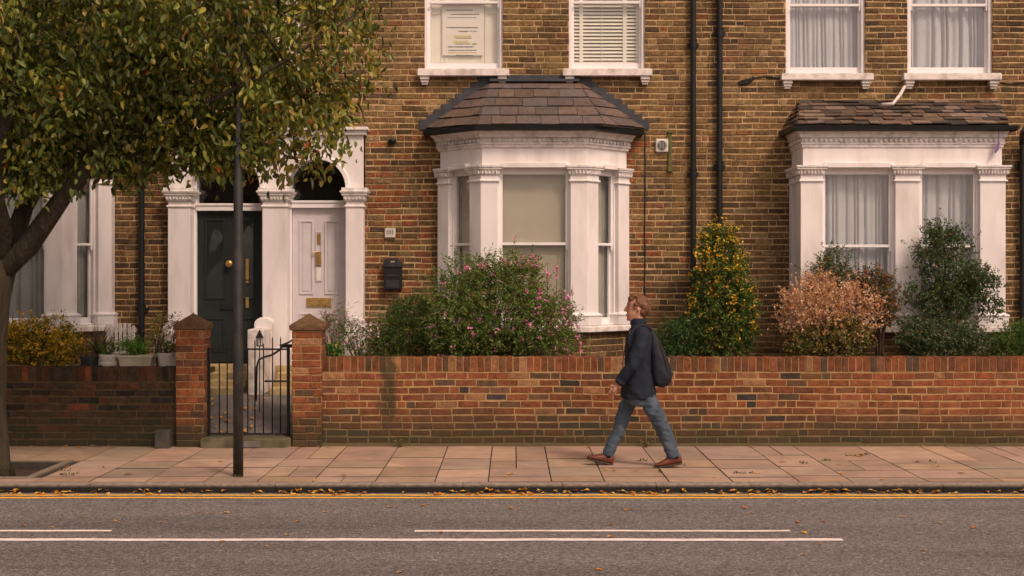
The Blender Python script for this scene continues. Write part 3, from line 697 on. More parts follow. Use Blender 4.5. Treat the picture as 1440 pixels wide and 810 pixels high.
def tiles(mb, A, B, C, D, rows, width=.26, jit=.004, cols=None, sag=0):
    """slates on a facet: eaves A->B, top D->C"""
    A, B, C, D = map(Vector, (A, B, C, D)); ex = (B-A).normalized(); nrm = ex.cross((D-A)).normalized()
    if nrm.z < 0: nrm = -nrm
    up = nrm.cross(ex).normalized()
    if up.z < 0: up = -up
    H = (D-A).dot(up)
    def L(t): return (lerp(A, D, t)-A).dot(ex)
    def Rr(t): return (lerp(B, C, t)-A).dot(ex)
    for i in range(rows):
        t0 = i/rows; t1 = min(1, (i+1)/rows+.12/rows)
        s = L(t0)-rnd(0, width*.6)
        while s < Rr(t0):
            e = s+width*rnd(.7, 1.35)
            q = [max(s, L(t0)), min(e, Rr(t0)), min(max(e, L(t1)), Rr(t1)), min(max(s, L(t1)), Rr(t1))]
            if q[1]-q[0] > .015:
                j = rnd(-jit, jit); lift = .022+rnd(-jit, jit)*1.0; c = vary(random.choice(cols), .15); dz = rnd(-jit, jit)*1.5
                g = .003
                lo = A+up*(H*t0+dz); hi = A+up*(H*t1)
                v0 = lo+ex*(q[0]+g)+nrm*lift; v1 = lo+ex*(q[1]-g)+nrm*(lift+j); v2 = hi+ex*max(q[0]+g, q[2]-g)*1+nrm*.004 if q[2] > q[3]+g*2 else hi+ex*q[2]+nrm*.004; v3 = hi+ex*(q[3]+g)+nrm*.004 if q[2] > q[3]+g*2 else hi+ex*q[2]+nrm*.004
                dn = nrm*.014
                mb.add([v0, v1, v2, v3, v0-dn, v1-dn, v2-dn, v3-dn], [(0, 1, 2, 3), (4, 5, 1, 0), (5, 6, 2, 1), (7, 4, 0, 3), (6, 7, 3, 2), (7, 6, 5, 4)], c)
            s = e
SL1 = [(.115, .085, .072), (.14, .10, .083), (.10, .077, .068), (.13, .092, .072), (.11, .09, .082)]
SL2 = [(.10, .07, .052), (.14, .095, .065), (.07, .052, .042), (.20, .145, .11), (.045, .036, .032), (.13, .08, .05)]

def house_shell(x0, x1, openings, colf, label, brickL=.225):
    t = thing('terraced_house', ((x0+x1)/2, YH, 0), label, 'house')
    fr = flat_frame(YH); bk = MB(); mo = MB()
    lay(bk, fr, x0, x1, .30, 8.62, openings, colf, pitch=.08, L=brickL, bond='mix', joint=.016, jit=.004)
    slab_with_holes(mo, fr, x0, x1, -.4, 8.62, openings, 0, -.26)
    mo.box(x0, x0+.1, YH+.26, 25, -.4, 8.6); mo.box(x1-.1, x1, YH+.26, 25, -.4, 8.6); mo.box(x0, x1, 25, 25.2, -.4, 8.6)
    build2('wall', [(bk, M['brick']), (mo, M['mortar'])], t)
    d = MB(); d.box(x0+.11, x1-.11, YH+1.1, YH+1.15, .2, 8.6); d.box(x0+.11, x1-.11, YH+.27, 24.9, 4.25, 4.4); d.build('dark_room_backing', M['dark'], t)  # added dark sheets so the rooms behind the curtains look unlit
    r = MB(); r.add([(x0, YH-.15, 8.62), (x1, YH-.15, 8.62), (x1, 21.6, 10.9), (x0, 21.6, 10.9), (x0, 25.3, 8.62), (x1, 25.3, 8.62)], [(0, 1, 2, 3), (3, 2, 5, 4), (0, 3, 4), (1, 5, 2), (0, 4, 5, 1)], (.12, .09, .08))
    r.build('roof', M['slate'], t)
    return t

def colf_mid(u, z):
    k = mnoise.noise(Vector((u*.7, z*.7, 1.3)))
    red = 0
    if u < -.8 and z < 3.9: red = .55 if z > 1.6 else .3
    if 1.3 < u < 1.8 and z < 3.75: red = .8
    if random.random() < red+k*.3: return pick(RED)
    return pick(GOLD if z > 2.2 else BROWN)
def colf_right(u, z): return pick(BROWN if random.random() < .8 else GOLD)
def colf_left(u, z): return pick(BROWN)

F = flat_frame(YH)
XP0, XP1 = -3.29, 2.58
# ---- left house
LB = -6.36
planL = [(LB-1.09, 18.0), (LB-1.09, 17.85), (LB-.65, 17.3), (LB+.65, 17.3), (LB+1.09, 17.85), (LB+1.09, 18.0)]
left = house_shell(-9.6, XP0, [(LB-.9, LB+.9, 1.33, 3.36), (-4.24, XP0, .5, 3.66)], colf_left, 'brown brick terraced house behind the tree, with dark green door')
def corner_path(plan, i, la, lb):
    p = Vector(plan[i]); t1 = (p-Vector(plan[i-1])).normalized(); t2 = (Vector(plan[i+1])-p).normalized()
    return [tuple(p-t1*la), tuple(p), tuple(p+t2*lb)]
def canted_pillars(plan, lo=.19, fr_=.2, si=.2):
    return [corner_path(plan, 1, .13, lo), corner_path(plan, 2, si, fr_), corner_path(plan, 3, fr_, si), corner_path(plan, 4, lo, .13)]
ZS = 1.325
bpL = bay(left, planL, ZS, canted_pillars(planL), colf=colf_left)
bayroof_y = 17.1
def canted_windows(house, bp, plan, lbl):
    for i, (lo, hi) in ((1, (.19, .2)), (2, (.2, .2)), (3, (.2, .19))):
        fr, L = seg_frame(plan[i], plan[i+1])
        make_window(house, fr, lo-.01, L-hi+.01, ZS, 3.335, Z(343, 17.38), rec=.03, jw=.04, brail=.075, label=lbl[i-1])
        hood(bp, fr, lo-.015, L-hi+.015, 3.318)
canted_windows(left, bpL, planL, (None, None, None))
fr, L = seg_frame(planL[2], planL[3]); drape('curtain', fr, .10, L-.12, -.19, 1.34, 3.33, M['gcurtain'], 'grey curtain behind the wide pane of the left bay window', wl=.16, amp=.04, seed=3)
fr, L = seg_frame(planL[3], planL[4]); drape('curtain', fr, .30, L-.08, -.18, 1.34, 3.33, M['gcurtain'], 'narrow grey curtain in the angled side pane of the left bay window', wl=.10, amp=.025, seed=4)
rf = MB(); tiles(rf, (LB-.8, 17.12, 3.86), (LB+.8, 17.12, 3.86), (LB+.55, 18, 4.45), (LB-.55, 18, 4.45), 5, cols=SL1)
tiles(rf, (LB+.8, 17.12, 3.86), (LB+1.3, 18, 3.88), (LB+.55, 18, 4.45), (LB+.55, 18, 4.45), 5, cols=SL1); tiles(rf, (LB-1.3, 18, 3.88), (LB-.8, 17.12, 3.86), (LB-.55, 18, 4.45), (LB-.55, 18, 4.45), 5, cols=SL1)
rf.add([(LB-.79, 17.13, 3.85), (LB+.79, 17.13, 3.85), (LB+1.28, 18, 3.87), (LB+.55, 18, 4.44), (LB-.55, 18, 4.44), (LB-1.28, 18, 3.87)], [(0, 1, 3, 4), (1, 2, 3), (5, 0, 4), (0, 5, 2, 1)], (.1, .08, .07))
rf.build('roof_slates', M['slate'], bpL)
pipe(left, X(199, 17.93), 17.93, .62, 8.6, r=.04, collars=1.8)

# ---- middle house
MBX = .28
planM = [(MBX-1.22, 18.0), (MBX-1.22, 17.87), (MBX-.66, 17.3), (MBX+.66, 17.3), (MBX+1.22, 17.87), (MBX+1.22, 18.0)]
W1 = (X(597, 18), X(707, 18), 4.68, 6.5); W2 = (X(800, 18), X(907, 18), 4.68, 6.5); W0 = (X(390, 18), X(423, 18), 4.72, 6.5)
mid = house_shell(XP0, XP1, [W1, W2, W0, (MBX-1.0, MBX+1.0, 1.33, 3.36), (XP0, -2.15, .5, 3.66)], colf_mid, 'golden brown brick terraced house with white canted bay and white door')
bpM = bay(mid, planM, ZS, canted_pillars(planM, lo=.2, fr_=.2, si=.2), colf=colf_mid)
canted_windows(mid, bpM, planM, (None, None, None))
fr, L = seg_frame(planM[2], planM[3])
b = MB(); b.fbox(fr, .10, L-.10, -.142, -.146, 1.34, 3.36); tag(b.build('roller_blind', M['blind'], loc=fr(L/2, -.237, 1.36)), 'beige roller blind filling the wide centre pane of the white bay', 'blind')
for i, nm in ((1, 'left'), (3, 'right')):
    fr, L = seg_frame(planM[i], planM[i+1])
    b = MB(); a0, a1 = (.27, L-.06) if i == 1 else (.06, L-.34)
    b.fbox(fr, a0, a1, -.142, -.146, 1.34, 3.33); tag(b.build('roller_blind', M['blind'], loc=fr(L/2, -.227, 1.36)), 'narrow beige blind in the %s angled pane of the middle bay' % nm, 'blind')
    a0, a1 = (.08, .36) if i == 1 else (L-.42, L-.08)
    drape('curtain', fr, a0, a1, -.175, 1.36, 3.33, M['gcurtain'], 'grey curtain edge in the %s angled pane of the middle bay' % nm, wl=.06, amp=.02, seed=8+i)
for lab, q, zs in (('notice', W1, (4.585, 4.68, .085)), ('shutters', W2, (4.585, 4.68, .085)), (None, W0, (4.625, 4.72, .05))):
    make_window(mid, F, *q, Z(3, 18.05) if lab else 5.6, rec=.035, jw=.042, brail=.08, sill=zs, brackets=bool(lab))
# bay roof
ex0, ex1, ey, ez = X(672, 17.1), X(851, 17.1), 17.09, Z(176, 17.1)
tx0, tx1, tz = X(690, 18), X(813, 18), Z(114, 18); sx0, sx1, sz = X(599, 18), X(906, 18), Z(181, 18)
rf = MB(); tiles(rf, (ex0, ey, ez), (ex1, ey, ez), (tx1, 18, tz), (tx0, 18, tz), 5, width=.27, cols=SL1)
tiles(rf, (ex1, ey, ez), (sx1, 18, sz), (tx1, 18, tz), (tx1, 18, tz), 5, width=.33, cols=SL1); tiles(rf, (sx0, 18, sz), (ex0, ey, ez), (tx0, 18, tz), (tx0, 18, tz), 5, width=.33, cols=SL1)
rf.add([(ex0, ey+.01, ez-.01), (ex1, ey+.01, ez-.01), (sx1, 17.99, sz-.01), (tx1, 17.99, tz-.01), (tx0, 17.99, tz-.01), (sx0, 17.99, sz-.01)], [(0, 1, 3, 4), (1, 2, 3), (5, 0, 4), (0, 5, 2, 1)], (.1, .08, .07))
rf.build('roof_slates', M['slate'], bpM)
ld = MB()
for sgn, ax, bx in ((1, tx1, sx1), (-1, tx0, sx0)):
    n = 9
    for k in range(n):
        za = lerp(sz, tz, k/n); zb_ = lerp(sz, tz, (k+1)/n); xa = lerp(bx, ax, k/n); xb = lerp(bx, ax, (k+1)/n)
        q = sorted((xb-sgn*.03, xa+sgn*.075)); ld.box(q[0]+rnd(-.01, .01), q[1]+rnd(-.012, .012), 17.975+.001*k, 17.99, za-.01, zb_+.045)
ld.box(tx0-.03, tx1+.03, 17.96, 17.99, tz-.02, tz+.075); ld.box(tx0-.01, tx1+.01, 17.90, 17.958, tz-.015, tz+.018)
ld.build('lead_flashing', M['lead'], bpM)

# ---- right house
RX0, RX1 = X(1129, 17.3), X(1409, 17.3)
planR = [(RX0, 18.0), (RX0, 17.3), (RX1, 17.3), (RX1, 18.0)]
W3 = (X(1105, 18), X(1217, 18), 4.62, 6.45); W4 = (X(1276, 18), X(1396, 18), 4.62, 6.45)
right = house_shell(XP1, 9.6, [W3, W4, (RX0+.2, RX1-.2, 1.33, 3.36)], colf_right, 'dark brown brick terraced house with square white bay and net curtains')
mp0, mp1 = X(1258, 17.3), X(1292, 17.3)
ppR = [corner_path(planR, 1, .26, X(1156, 17.3)-RX0), [(RX0, 17.99), (RX0, 17.83)], [(mp0, 17.3), (mp1, 17.3)], corner_path(planR, 2, RX1-X(1377, 17.3), .26), [(RX1, 17.83), (RX1, 17.99)]]
bpR = bay(right, planR, ZS, ppR, colf=colf_right, ko=.6)
frR, LR = seg_frame(planR[1], planR[2])
for a, c in ((X(1155, 17.3)-RX0-.01, mp0-RX0+.01), (mp1-RX0-.01, X(1378, 17.3)-RX0)):
    make_window(right, frR, a, c, ZS, 3.335, Z(346, 17.38), rec=.03, jw=.04, brail=.075); hood(bpR, frR, a-.01, c+.01, 3.318)
drape('curtain', frR, X(1150, 17.3)-RX0, mp0-RX0+.05, -.185, 1.34, 3.33, M['curtain'], 'pleated net curtain in the left pane of the square bay', wl=.085, amp=.036, seed=21)
drape('curtain', frR, mp1-RX0-.05, X(1385, 17.3)-RX0, -.185, 1.34, 3.33, M['curtain'], 'pleated net curtain in the right pane of the square bay', wl=.11, amp=.042, seed=22)
for q in (W3, W4): make_window(right, F, *q, Z(7, 18.05), rec=.035, jw=.045, brail=.085, sill=(4.53, 4.62, .08))
drape('curtain', F, W3[0]+.02, W3[1]-.02, -.185, 4.66, 6.4, M['curtain'], 'straight pleated net curtain in the upper left window of the right house', wl=.075, amp=.032, seed=31)
drape('curtain', F, W4[0]+.02, W4[1]-.02, -.19, 4.66, 6.4, M['curtain'], 'loosely bunched net curtain in the upper right window of the right house', wl=.12, amp=.05, seed=32, gather=.25)
ey, ez = 17.14, Z(175, 17.14); e0, e1 = X(1121, 17.14), X(1420, 17.14); t0, t1, tz = X(1126, 18), X(1404, 18), Z(140.5, 18)
rf = MB(); tiles(rf, (e0, ey, ez), (e1, ey, ez), (t1, 18, tz), (t0, 18, tz), 7, width=.19, jit=.012, cols=SL2)
tiles(rf, (e1, ey, ez), (e1+.02, 18, ez), (t1, 18, tz), (t1, 18, tz), 6, cols=SL2); tiles(rf, (e0-.02, 18, ez), (e0, ey, ez), (t0, 18, tz), (t0, 18, tz), 6, cols=SL2)
rf.add([(e0, ey+.01, ez-.012), (e1, ey+.01, ez-.012), (e1, 17.99, ez-.012), (t1, 17.99, tz-.012), (t0, 17.99, tz-.012), (e0, 17.99, ez-.012)], [(0, 1, 3, 4), (1, 2, 3), (5, 0, 4), (0, 5, 2, 1)], (.05, .04, .035))
rf.build('roof_slates', M['slate'], bpR)
b = MB(); b.tube([P(1272, 122, 17.9), P(1266, 133, 17.7), P(1256, 146, 17.62), P(1240, 147, 17.66)], .022, 10); b.build('overflow_pipe', M['sill'], bpR, smooth=True)
b = MB(); b.tube([P(1405, 182, 17.2), P(1404, 198, 17.2)], .006); b.loft([[P(px, py, 17.2) for px, py in ((1398, 214), (1403, 199), (1406, 200), (1405, 210), (1400, 216))], [P(px, py, 17.24) for px, py in ((1398, 214), (1403, 199), (1406, 200), (1405, 210), (1400, 216))]])
tag(b.build('cloth_scrap', M['purple'], loc=P(1403, 205, 17.2)), 'small purple cloth scrap hanging from the corner of the square bay', 'cloth')

pipe(mid, X(975, 17.93), 17.93, .7, 8.6, r=.036, collars=1.7)
pipe(right, X(1012, 17.93), 17.93, Z(330, 17.93), 8.6, r=.038, collars=1.75)
yq = 17.93
pipe(right, X(1438, yq), yq, .7, Z(205, yq), r=.036, top=[(X(1438, yq), yq, Z(206, yq)), (X(1436, yq), yq-.02, Z(200, yq)), (X(1424, yq), yq-.35, Z(192, yq)), (X(1418, yq), 17.35, Z(184, yq-.4))])
b = MB(); b.tube([(X(907, 17.985), 17.985, Z(py, 17.985)) if False else (X(907+rnd(-.6, .6), 17.985), 17.985, Z(py, 17.985)) for py in range(186, 480, 20)], .007, 6); b.build('cable', M['iron'], mid)
b = MB(); b.tube([(X(px, 17.985), 17.985, Z(py+rnd(-.5, .5), 17.985)) for px, py in ((1038, 116), (1050, 112), (1075, 108), (1103, 111))], .009, 6); b.build('cable', M['iron'], right)
b = MB(); b.tube([(X(px, 17.985), 17.985, Z(py+rnd(-.5, .5), 17.985)) for px, py in ((1407, 116), (1420, 118), (1440, 116), (1480, 117))], .009, 6); b.build('cable', M['iron'], right)
b = MB(); b.tube([(X(px, 17.985), 17.985, Z(py, 17.985)) for px, py in ((1040, 118), (1052, 116), (1060, 109))], .022, 6); b.build('pipe_stub', M['iron'], right)

# ---- paired porch
def porch(house, x0, xs0, xs1, x1, zt, doorname):
    """stucco doorway front with a round arch between xs0 and xs1"""
    cx, r, zsp = (xs0+xs1)/2, (xs1-xs0)/2, Z(264, 17.8); yf = 17.84
    n = 20; b = MB()
    arc = [(cx+r*math.cos(math.pi*(1-k/n)), zsp+r*math.sin(math.pi*(1-k/n))) for k in range(n+1)]
    ytop = zt
    for k in range(n):
        (xa, za), (xb, zb2) = arc[k], arc[k+1]
        b.add([(xa, yf, za), (xb, yf, zb2), (xb, yf, ytop), (xa, yf, ytop), (xa, YH+.1, za), (xb, YH+.1, zb2), (xb, YH-.002, ytop), (xa, YH-.002, ytop)], [(0, 1, 2, 3), (0, 4, 5, 1), (3, 2, 6, 7)])
    for xa, xb in ((x0, xs0), (xs1, x1)):
        if xb-xa > .01: b.box(xa, xb, yf, YH-.002, zsp, ytop)
    b.add([(x0, yf, zsp), (x0, yf, ytop), (x0, YH, ytop), (x0, YH, zsp), (x1, yf, zsp), (x1, yf, ytop), (x1, YH, ytop), (x1, YH, zsp)], [(0, 1, 2, 3), (4, 7, 6, 5)])
    p = b.build('porch', M['stucco'], house)
    m = MB()   # raised archivolt
    rr = []
    for k in range(n+1):
        a = math.pi*(1-k/n); c, s = math.cos(a), math.sin(a)
        rr.append([(cx+q*c, y, zsp+q*s) for q, y in ((r-.004, yf-.0), (r-.004, yf-.022), (r+.045, yf-.022), (r+.06, yf))])
    m.loft(rr); m.build('arch_moulding', M['stucco'], p, smooth=False)
    c = MB(); c.box(x0-(.03 if x0 < -4 else 0), x1+(.03 if x1 > -2.5 else 0), yf-.05, YH-.003, zt, zt+.06); c.box(x0-(.06 if x0 < -4 else 0), x1+(.06 if x1 > -2.5 else 0), yf-.09, YH-.003, zt+.06, zt+.10); c.build('cornice', M['stucco'], p, bevel=.006)
    return p
pz = Z(190, 17.84)
xA0, xA1 = X(236, 17.8), X(267, 17.8); xB0, xB1 = X(369, 17.8), X(404, 17.8); xC0, xC1 = X(486, 17.8), X(511, 17.8)
pL = porch(left, xA0, xA1, XP0, XP0, pz, 'd'); pM = porch(mid, XP0, xB1, xC0, xC1, pz, 'w')
def porch_pillar(par, x0, x1):
    pts = [(x0, 17.99), (x0, 17.84), (x1, 17.84), (x1, 17.99)]
    zc1, zc0 = Z(264, 17.8), Z(290, 17.8)
    b = MB(); loft_poly(b, [(x0, 17.80), (x1, 17.80), (x1, 18.06), (x0, 18.06)], [(.62, .03), (1.0, .03), (1.02, .0), (zc0-.02, 0), (zc0-.01, .018), (zc0+.01, .018), (zc0+.015, 0), (zc0+.06, 0)]); b.build('pillar', M['stucco'], par, bevel=.006)
    c = MB(); loft_poly(c, [(x0, 17.80), (x1, 17.80), (x1, 18.06), (x0, 18.06)], [(zc0+.06, .006), (zc0+.075, .022), (zc0+.11, .03), (zc0+.125, .024), (zc0+.14, .05), (zc0+.17, .055), (zc0+.175, .068), (zc0+.20, .072), (zc0+.205, .05), (zc1, .05)])
    n = int((x1-x0)/.04)
    for k in range(n+1):
        xx = lerp(x0, x1, k/n); c.box(xx-.011, xx+.011, 17.755, 17.79, zc0+.085, zc0+.122)
    c.build('capital', M['ornate'], par, bevel=.003)
porch_pillar(pL, xA0, xA1); porch_pillar(pM, xB0, xB1); porch_pillar(pM, xC0, xC1)

def door(house, x0, x1, mdoor, dark):
    yd = 18.10; zb0 = .80; ztr = Z(293, yd) if not dark else Z(297, yd); zh = ztr+.10
    fx0, fx1 = x0, x1
    b = MB()   # door frame, transom
    jw = .055
    b.box(fx0-.03, fx0+jw*.6, yd-.05, yd+.12, zb0, 3.62); b.box(fx1-jw*.6, fx1+.03, yd-.05, yd+.12, zb0, 3.62)
    b.box(fx0+jw*.6, fx1-jw*.6, yd-.07, yd+.12, ztr+.003, zh); b.box(fx0+jw*.6, fx1-jw*.6, yd-.085, yd-.07, zh-.03, zh-.004)
    b.build('door_frame', M['frame'], house, bevel=.004)
    g = MB(); g.box(fx0+.02, fx1-.02, yd+.02, yd+.024, zh, 3.7)
    g.build('fanlight', M['glass'], house)
    k = MB(); k.box(fx0-.05, fx1+.05, yd+.3, yd+.32, .6, 3.8); k.build('dark_hall_backing', M['dark'], house)
    a, c = x0+jw*.6+.003, x1-jw*.6-.003
    d = MB(); d.box(a, c, yd, yd+.045, zb0+.01, ztr)
    W = c-a; dr = d.build('door', mdoor, house, bevel=.002)
    def panel(u0, u1, z0, z1, raised=True):
        pn = MB(); e = .022
        for (p0, p1, q0, q1) in ((u0, u1, z0, z0+e), (u0, u1, z1-e, z1), (u0, u0+e, z0+e, z1-e), (u1-e, u1, z0+e, z1-e)):
            pn.box(p0, p1, yd-.014, yd, q0, q1)
        if raised: pn.box(u0+.045, u1-.045, yd-.009, yd, z0+.045, z1-.045)
        pn.build('panel', mdoor, dr, bevel=.004)
    m = (a+c)/2
    if dark:
        up0, up1 = Z(421, yd), Z(308, yd)
        for (p, q) in ((a+.10, m-.07), (m+.07, c-.10)):
            panel(p, q, up0, up1, False); gl = MB(); gl.box(p+.024, q-.024, yd-.004, yd-.001, up0+.024, up1-.024); gl.build('door_pane', M['glass'], dr)
            panel(p, q, .95, Z(447, yd))
        kb = MB(); kx, kz = m, Z(371, yd)
        kb.loft([[(kx+r_*math.cos(t_*math.pi/10), y_, kz+r_*math.sin(t_*math.pi/10)) for t_ in range(20)] for r_, y_ in ((.018, yd), (.018, yd-.03), (.042, yd-.04), (.05, yd-.055), (.042, yd-.075), (.015, yd-.085))]); kb.build('handle', M['brass'], dr, smooth=True)
        lb = MB(); lb.box(m-.13, m+.13, yd-.012, yd, Z(436, yd), Z(428, yd)); lb.box(m-.12, m+.12, yd-.02, yd-.012, Z(435, yd), Z(429.5, yd)); lb.build('letter_plate', M['iron'], dr)
        for (y0_, y1_) in ((393, 364), (398, 395), (433, 418)):
            e = MB(); e.box(c-.22, c-.18, yd-.02, yd, Z(y0_, yd), Z(y1_, yd)); e.build('lock_plate', M['brass'], dr, bevel=.003)
    else:
        up0, up1 = Z(414, yd), Z(310, yd)
        for (p, q) in ((a+.09, m-.075), (m+.075, c-.09)):
            panel(p, q, up0, up1); panel(p, q, .93, Z(440, yd))
        panel(m-.045, m+.045, Z(396, yd), Z(325, yd), False)
        for (y0_, y1_, hw) in ((343, 329, .028), (394, 376, .024)):
            e = MB(); e.box(m-hw, m+hw, yd-.016, yd, Z(y0_, yd), Z(y1_, yd)); e.build('lock_plate', M['board'] if y0_ > 380 else M['brass'], dr, bevel=.003)
        e = MB(); e.box(m-.035, m+.035, yd-.035, yd, Z(373, yd), Z(354, yd)); e.box(m-.02, m+.02, yd-.045, yd-.035, Z(369, yd), Z(358, yd)); e.tube([(m-.03, yd-.04, Z(355, yd)), (m-.075, yd-.05, Z(355, yd))], .012, 10); e.build('handle', M['brass'], dr, bevel=.003)
        lb = MB(); lb.box(m-.165, m+.165, yd-.014, yd, Z(432, yd), Z(419, yd)); lb.box(m-.14, m+.14, yd-.02, yd-.014, Z(430, yd), Z(421, yd)); lb.build('letter_plate', M['brass'], dr, bevel=.003)
    return dr
door(left, X(268, 17.9)+.01, X(369, 17.9)-.0, M['ddoor'], True)
door(mid, X(404, 17.9)+.0, X(487, 17.9)+.0, M['wdoor'], False)
b = MB(); b.box(-4.24, -2.12, 17.75, 18.15, .3, .795); tag(b.build('doorstep', M['step'], loc=(-3.2, 17.9, .3), bevel=.01), 'worn stone doorstep under the two front doors', 'step')
for i, (x0, x1, tt) in enumerate(((-4.17, -3.37, 'dark green'), (-3.02, -2.16, 'white'))):
    t = thing('front_steps', ((x0+x1)/2, 17.3, .45), 'short flight of worn stone steps leading up to the %s door' % tt, 'steps')
    for k in range(3):
        b = MB(); b.box(x0, x1, 16.95+.265*k, 17.215+.265*k if k < 2 else 17.748, .35, .565+.075*k); b.build('step', M['step'], t, bevel=.012)
def divider(x0, x1, ya, yb, z0, z1, label):
    t = thing('step_wall', ((x0+x1)/2, (ya+yb)/2, .4), label, 'low wall')
    b = MB(); b.box(x0, x1, ya, yb-.25, .3, z0); b.build('wall', M['sill'], t, bevel=.015)
    c = MB(); n = 10; cx = (x0+x1)/2; r = (x1-x0)/2+.015
    prof = [(cx-r, .3), (cx+r, .3), (cx+r, z1-r*.8)]+[(cx+r*math.cos(math.pi*k/n), z1-r*.8+r*.8*math.sin(math.pi*k/n)) for k in range(1, n)]+[(cx-r, z1-r*.8)]
    c.sprism(prof, yb-.25, yb); c.build('pier', M['stucco'], t, bevel=.012)
    return t
divider(-3.29, -3.09, 16.95, 17.72, Z(463, 17), Z(446, 17.5), 'white rounded wall between the two flights of front steps')
divider(-2.13, -1.90, 17.25, 17.74, Z(478, 17.3), Z(446, 17.5), 'white rounded pier at the foot of the right porch pillar')
divider(-4.47, -4.24, 17.0, 17.74, Z(470, 17.2), Z(452, 17.5), 'white rounded pier left of the steps to the dark door')

# ---- wall fixtures
def fixture(name, px, py, label, cat): return thing(name, (X(px, YH), YH-.02, Z(py, YH)), label, cat)
y0 = YH-.012
t = fixture('mailbox', 552, 406, 'black metal letterbox mounted on the brick beside the white porch', 'mailbox')
x0, x1, z0, z1 = X(540, 17.9), X(565, 17.9), Z(407, 17.9), Z(364, 17.9)
b = MB(); o = [(x0, z0), (x1, z0), (x1, z1-.05), (x1-.012, z1-.012), (x1-.05, z1), (x0+.05, z1), (x0+.012, z1-.012), (x0, z1-.05)]
b.sprism(o, YH-.125, y0); b.build('body', M['iron'], t, bevel=.006)
b = MB(); b.sprism([(x0-.008, z1-.11), (x1+.008, z1-.11), (x1+.008, z1-.04), (x1-.045, z1+.010), (x0+.045, z1+.010), (x0-.008, z1-.04)], YH-.14, YH-.03); b.build('lid', M['pole'], t, bevel=.006)
b = MB(); b.box(x0+.03, x1-.03, YH-.13, YH-.125, z0+.02, z0+.12); b.box(x0+.035, x1-.035, YH-.133, YH-.125, z0+.17, z0+.19); b.build('door', M['pole'], t, bevel=.003)
b = MB()
for k, dx in enumerate((-.022, -.007, .008, .020)): b.box((x0+x1)/2+dx, (x0+x1)/2+dx+(.012, .008, .009, .006)[k], YH-.1425, YH-.140, z1-.045, z1-.03)
b.build('emblem', M['plastic'], t)
t = fixture('junction_box', 548, 334, 'small off-white slotted meter box on the brick between porch and bay', 'box')
b = MB(); xa, xb, za, zb_ = X(541, 17.95), X(556, 17.95), Z(334, 17.95), Z(321, 17.95)
b.box(xa, xb, YH-.05, y0, za, zb_); b.build('body', M['plastic'], t, bevel=.006)
b = MB()
for k in range(4): b.box(lerp(xa, xb, .2+.17*k), lerp(xa, xb, .26+.17*k), YH-.053, YH-.05, za+.04, zb_-.02)
b.build('slots', M['iron'], t)
t = fixture('security_sensor', 552, 196, 'small grey security sensor on the brick left of the middle bay', 'sensor')
xc, zc = X(552, 17.93), Z(197, 17.93)
b = MB(); b.box(xc-.06, xc+.05, YH-.05, y0, zc-.02, zc+.025); b.build('bracket', M['lead'], t, bevel=.006)
b = MB(); b.lathe(xc+.0, YH-.07, [(.02, zc-.045), (.045, zc-.03), (.05, zc-.01), (.04, zc+.015)], 14); b.build('lens', M['black'], t, smooth=True)
t = fixture('vent_cover', 931, 204, 'square off-white vent cover with round dark grille beside the bay roof', 'vent')
xa, xb, za, zb_ = X(922, 17.95), X(940, 17.95), Z(214, 17.95), Z(195, 17.95)
b = MB(); b.box(xa, xb, YH-.05, y0, za, zb_); b.build('body', M['plastic'], t, bevel=.02)
xc, zc = (xa+xb)/2, (za+zb_)/2
b = MB(); b.loft([[(xc+.06*math.cos(k*math.pi/12), y, zc+.06*math.sin(k*math.pi/12)) for k in range(24)] for y in (YH-.05, YH-.058)]); b.build('grille', M['lead'], t)
b = MB()
for k in range(5): b.tube([(xc-.04+.02*k, YH-.06, zc-.045), (xc-.04+.02*k, YH-.06, zc+.045)], .003, 5)
b.build('grille_bars', M['plastic'], t)
b = MB(); b.box(X(940, 17.97), X(944.5, 17.97), YH-.035, y0, Z(239, 17.97), Z(183, 17.97)); b.box(X(939, 17.97), X(946, 17.97), YH-.055, y0, Z(241, 17.97), Z(235, 17.97)); b.box(X(939.5, 17.97), X(945, 17.97), YH-.05, y0, Z(187, 17.97), Z(183, 17.97))
tag(b.build('wall_bracket', M['mossmetal'], loc=P(942, 239, 17.97), bevel=.003), 'narrow mossy green metal bracket on the brick by the vent cover', 'bracket')

# ---- shutters and notice in the upper windows of the middle house
x0, x1, z0, z1, _ = *W1, 0
t = thing('window_shutter', ((x0+x1)/2, 18.165, z0), 'plain cream panelled shutters closed behind the poster window', 'shutter')
for a, c in ((x0+.04, lerp(x0, x1, .24)), (lerp(x0, x1, .24)+.004, lerp(x0, x1, .76)), (lerp(x0, x1, .76)+.004, x1-.04)):
    b = MB(); b.box(a, c, 18.175, 18.2, z0+.03, z1); e = .045
    for q in ((a, a+e, z0+.03, z1), (c-e, c, z0+.03, z1), (a+e, c-e, z0+.03, z0+.14), (a+e, c-e, Z(20, 18.175), Z(20, 18.175)+.05)): b.box(q[0], q[1], 18.165, 18.175, q[2], q[3])
    b.build('leaf_panel', M['board'], t, bevel=.003)
xa, xb, za, zb_ = X(622, 18.145), X(680, 18.145), Z(78, 18.145), Z(6, 18.145)
t = thing('poster', ((xa+xb)/2, 18.145, za), 'white paper notice with faint dark and yellow print, in the upper window above the bay', 'poster')
b = MB(); b.box(xa, xb, 18.14, 18.143, za, zb_); b.build('sheet', M['paper'], t)
def words(mb, py, pxa, pxb, h, seed):
    r_ = random.Random(seed); x = pxa
    while x < pxb:
        wd = r_.uniform(.8, 2.6); e = min(x+wd, pxb)
        mb.box(X(x, 18.145), X(e, 18.145), 18.1385, 18.14, Z(py+h*r_.uniform(.35, .5), 18.145), Z(py-h*r_.uniform(.35, .5), 18.145)); x = e+r_.uniform(.15, .5)
b = MB()
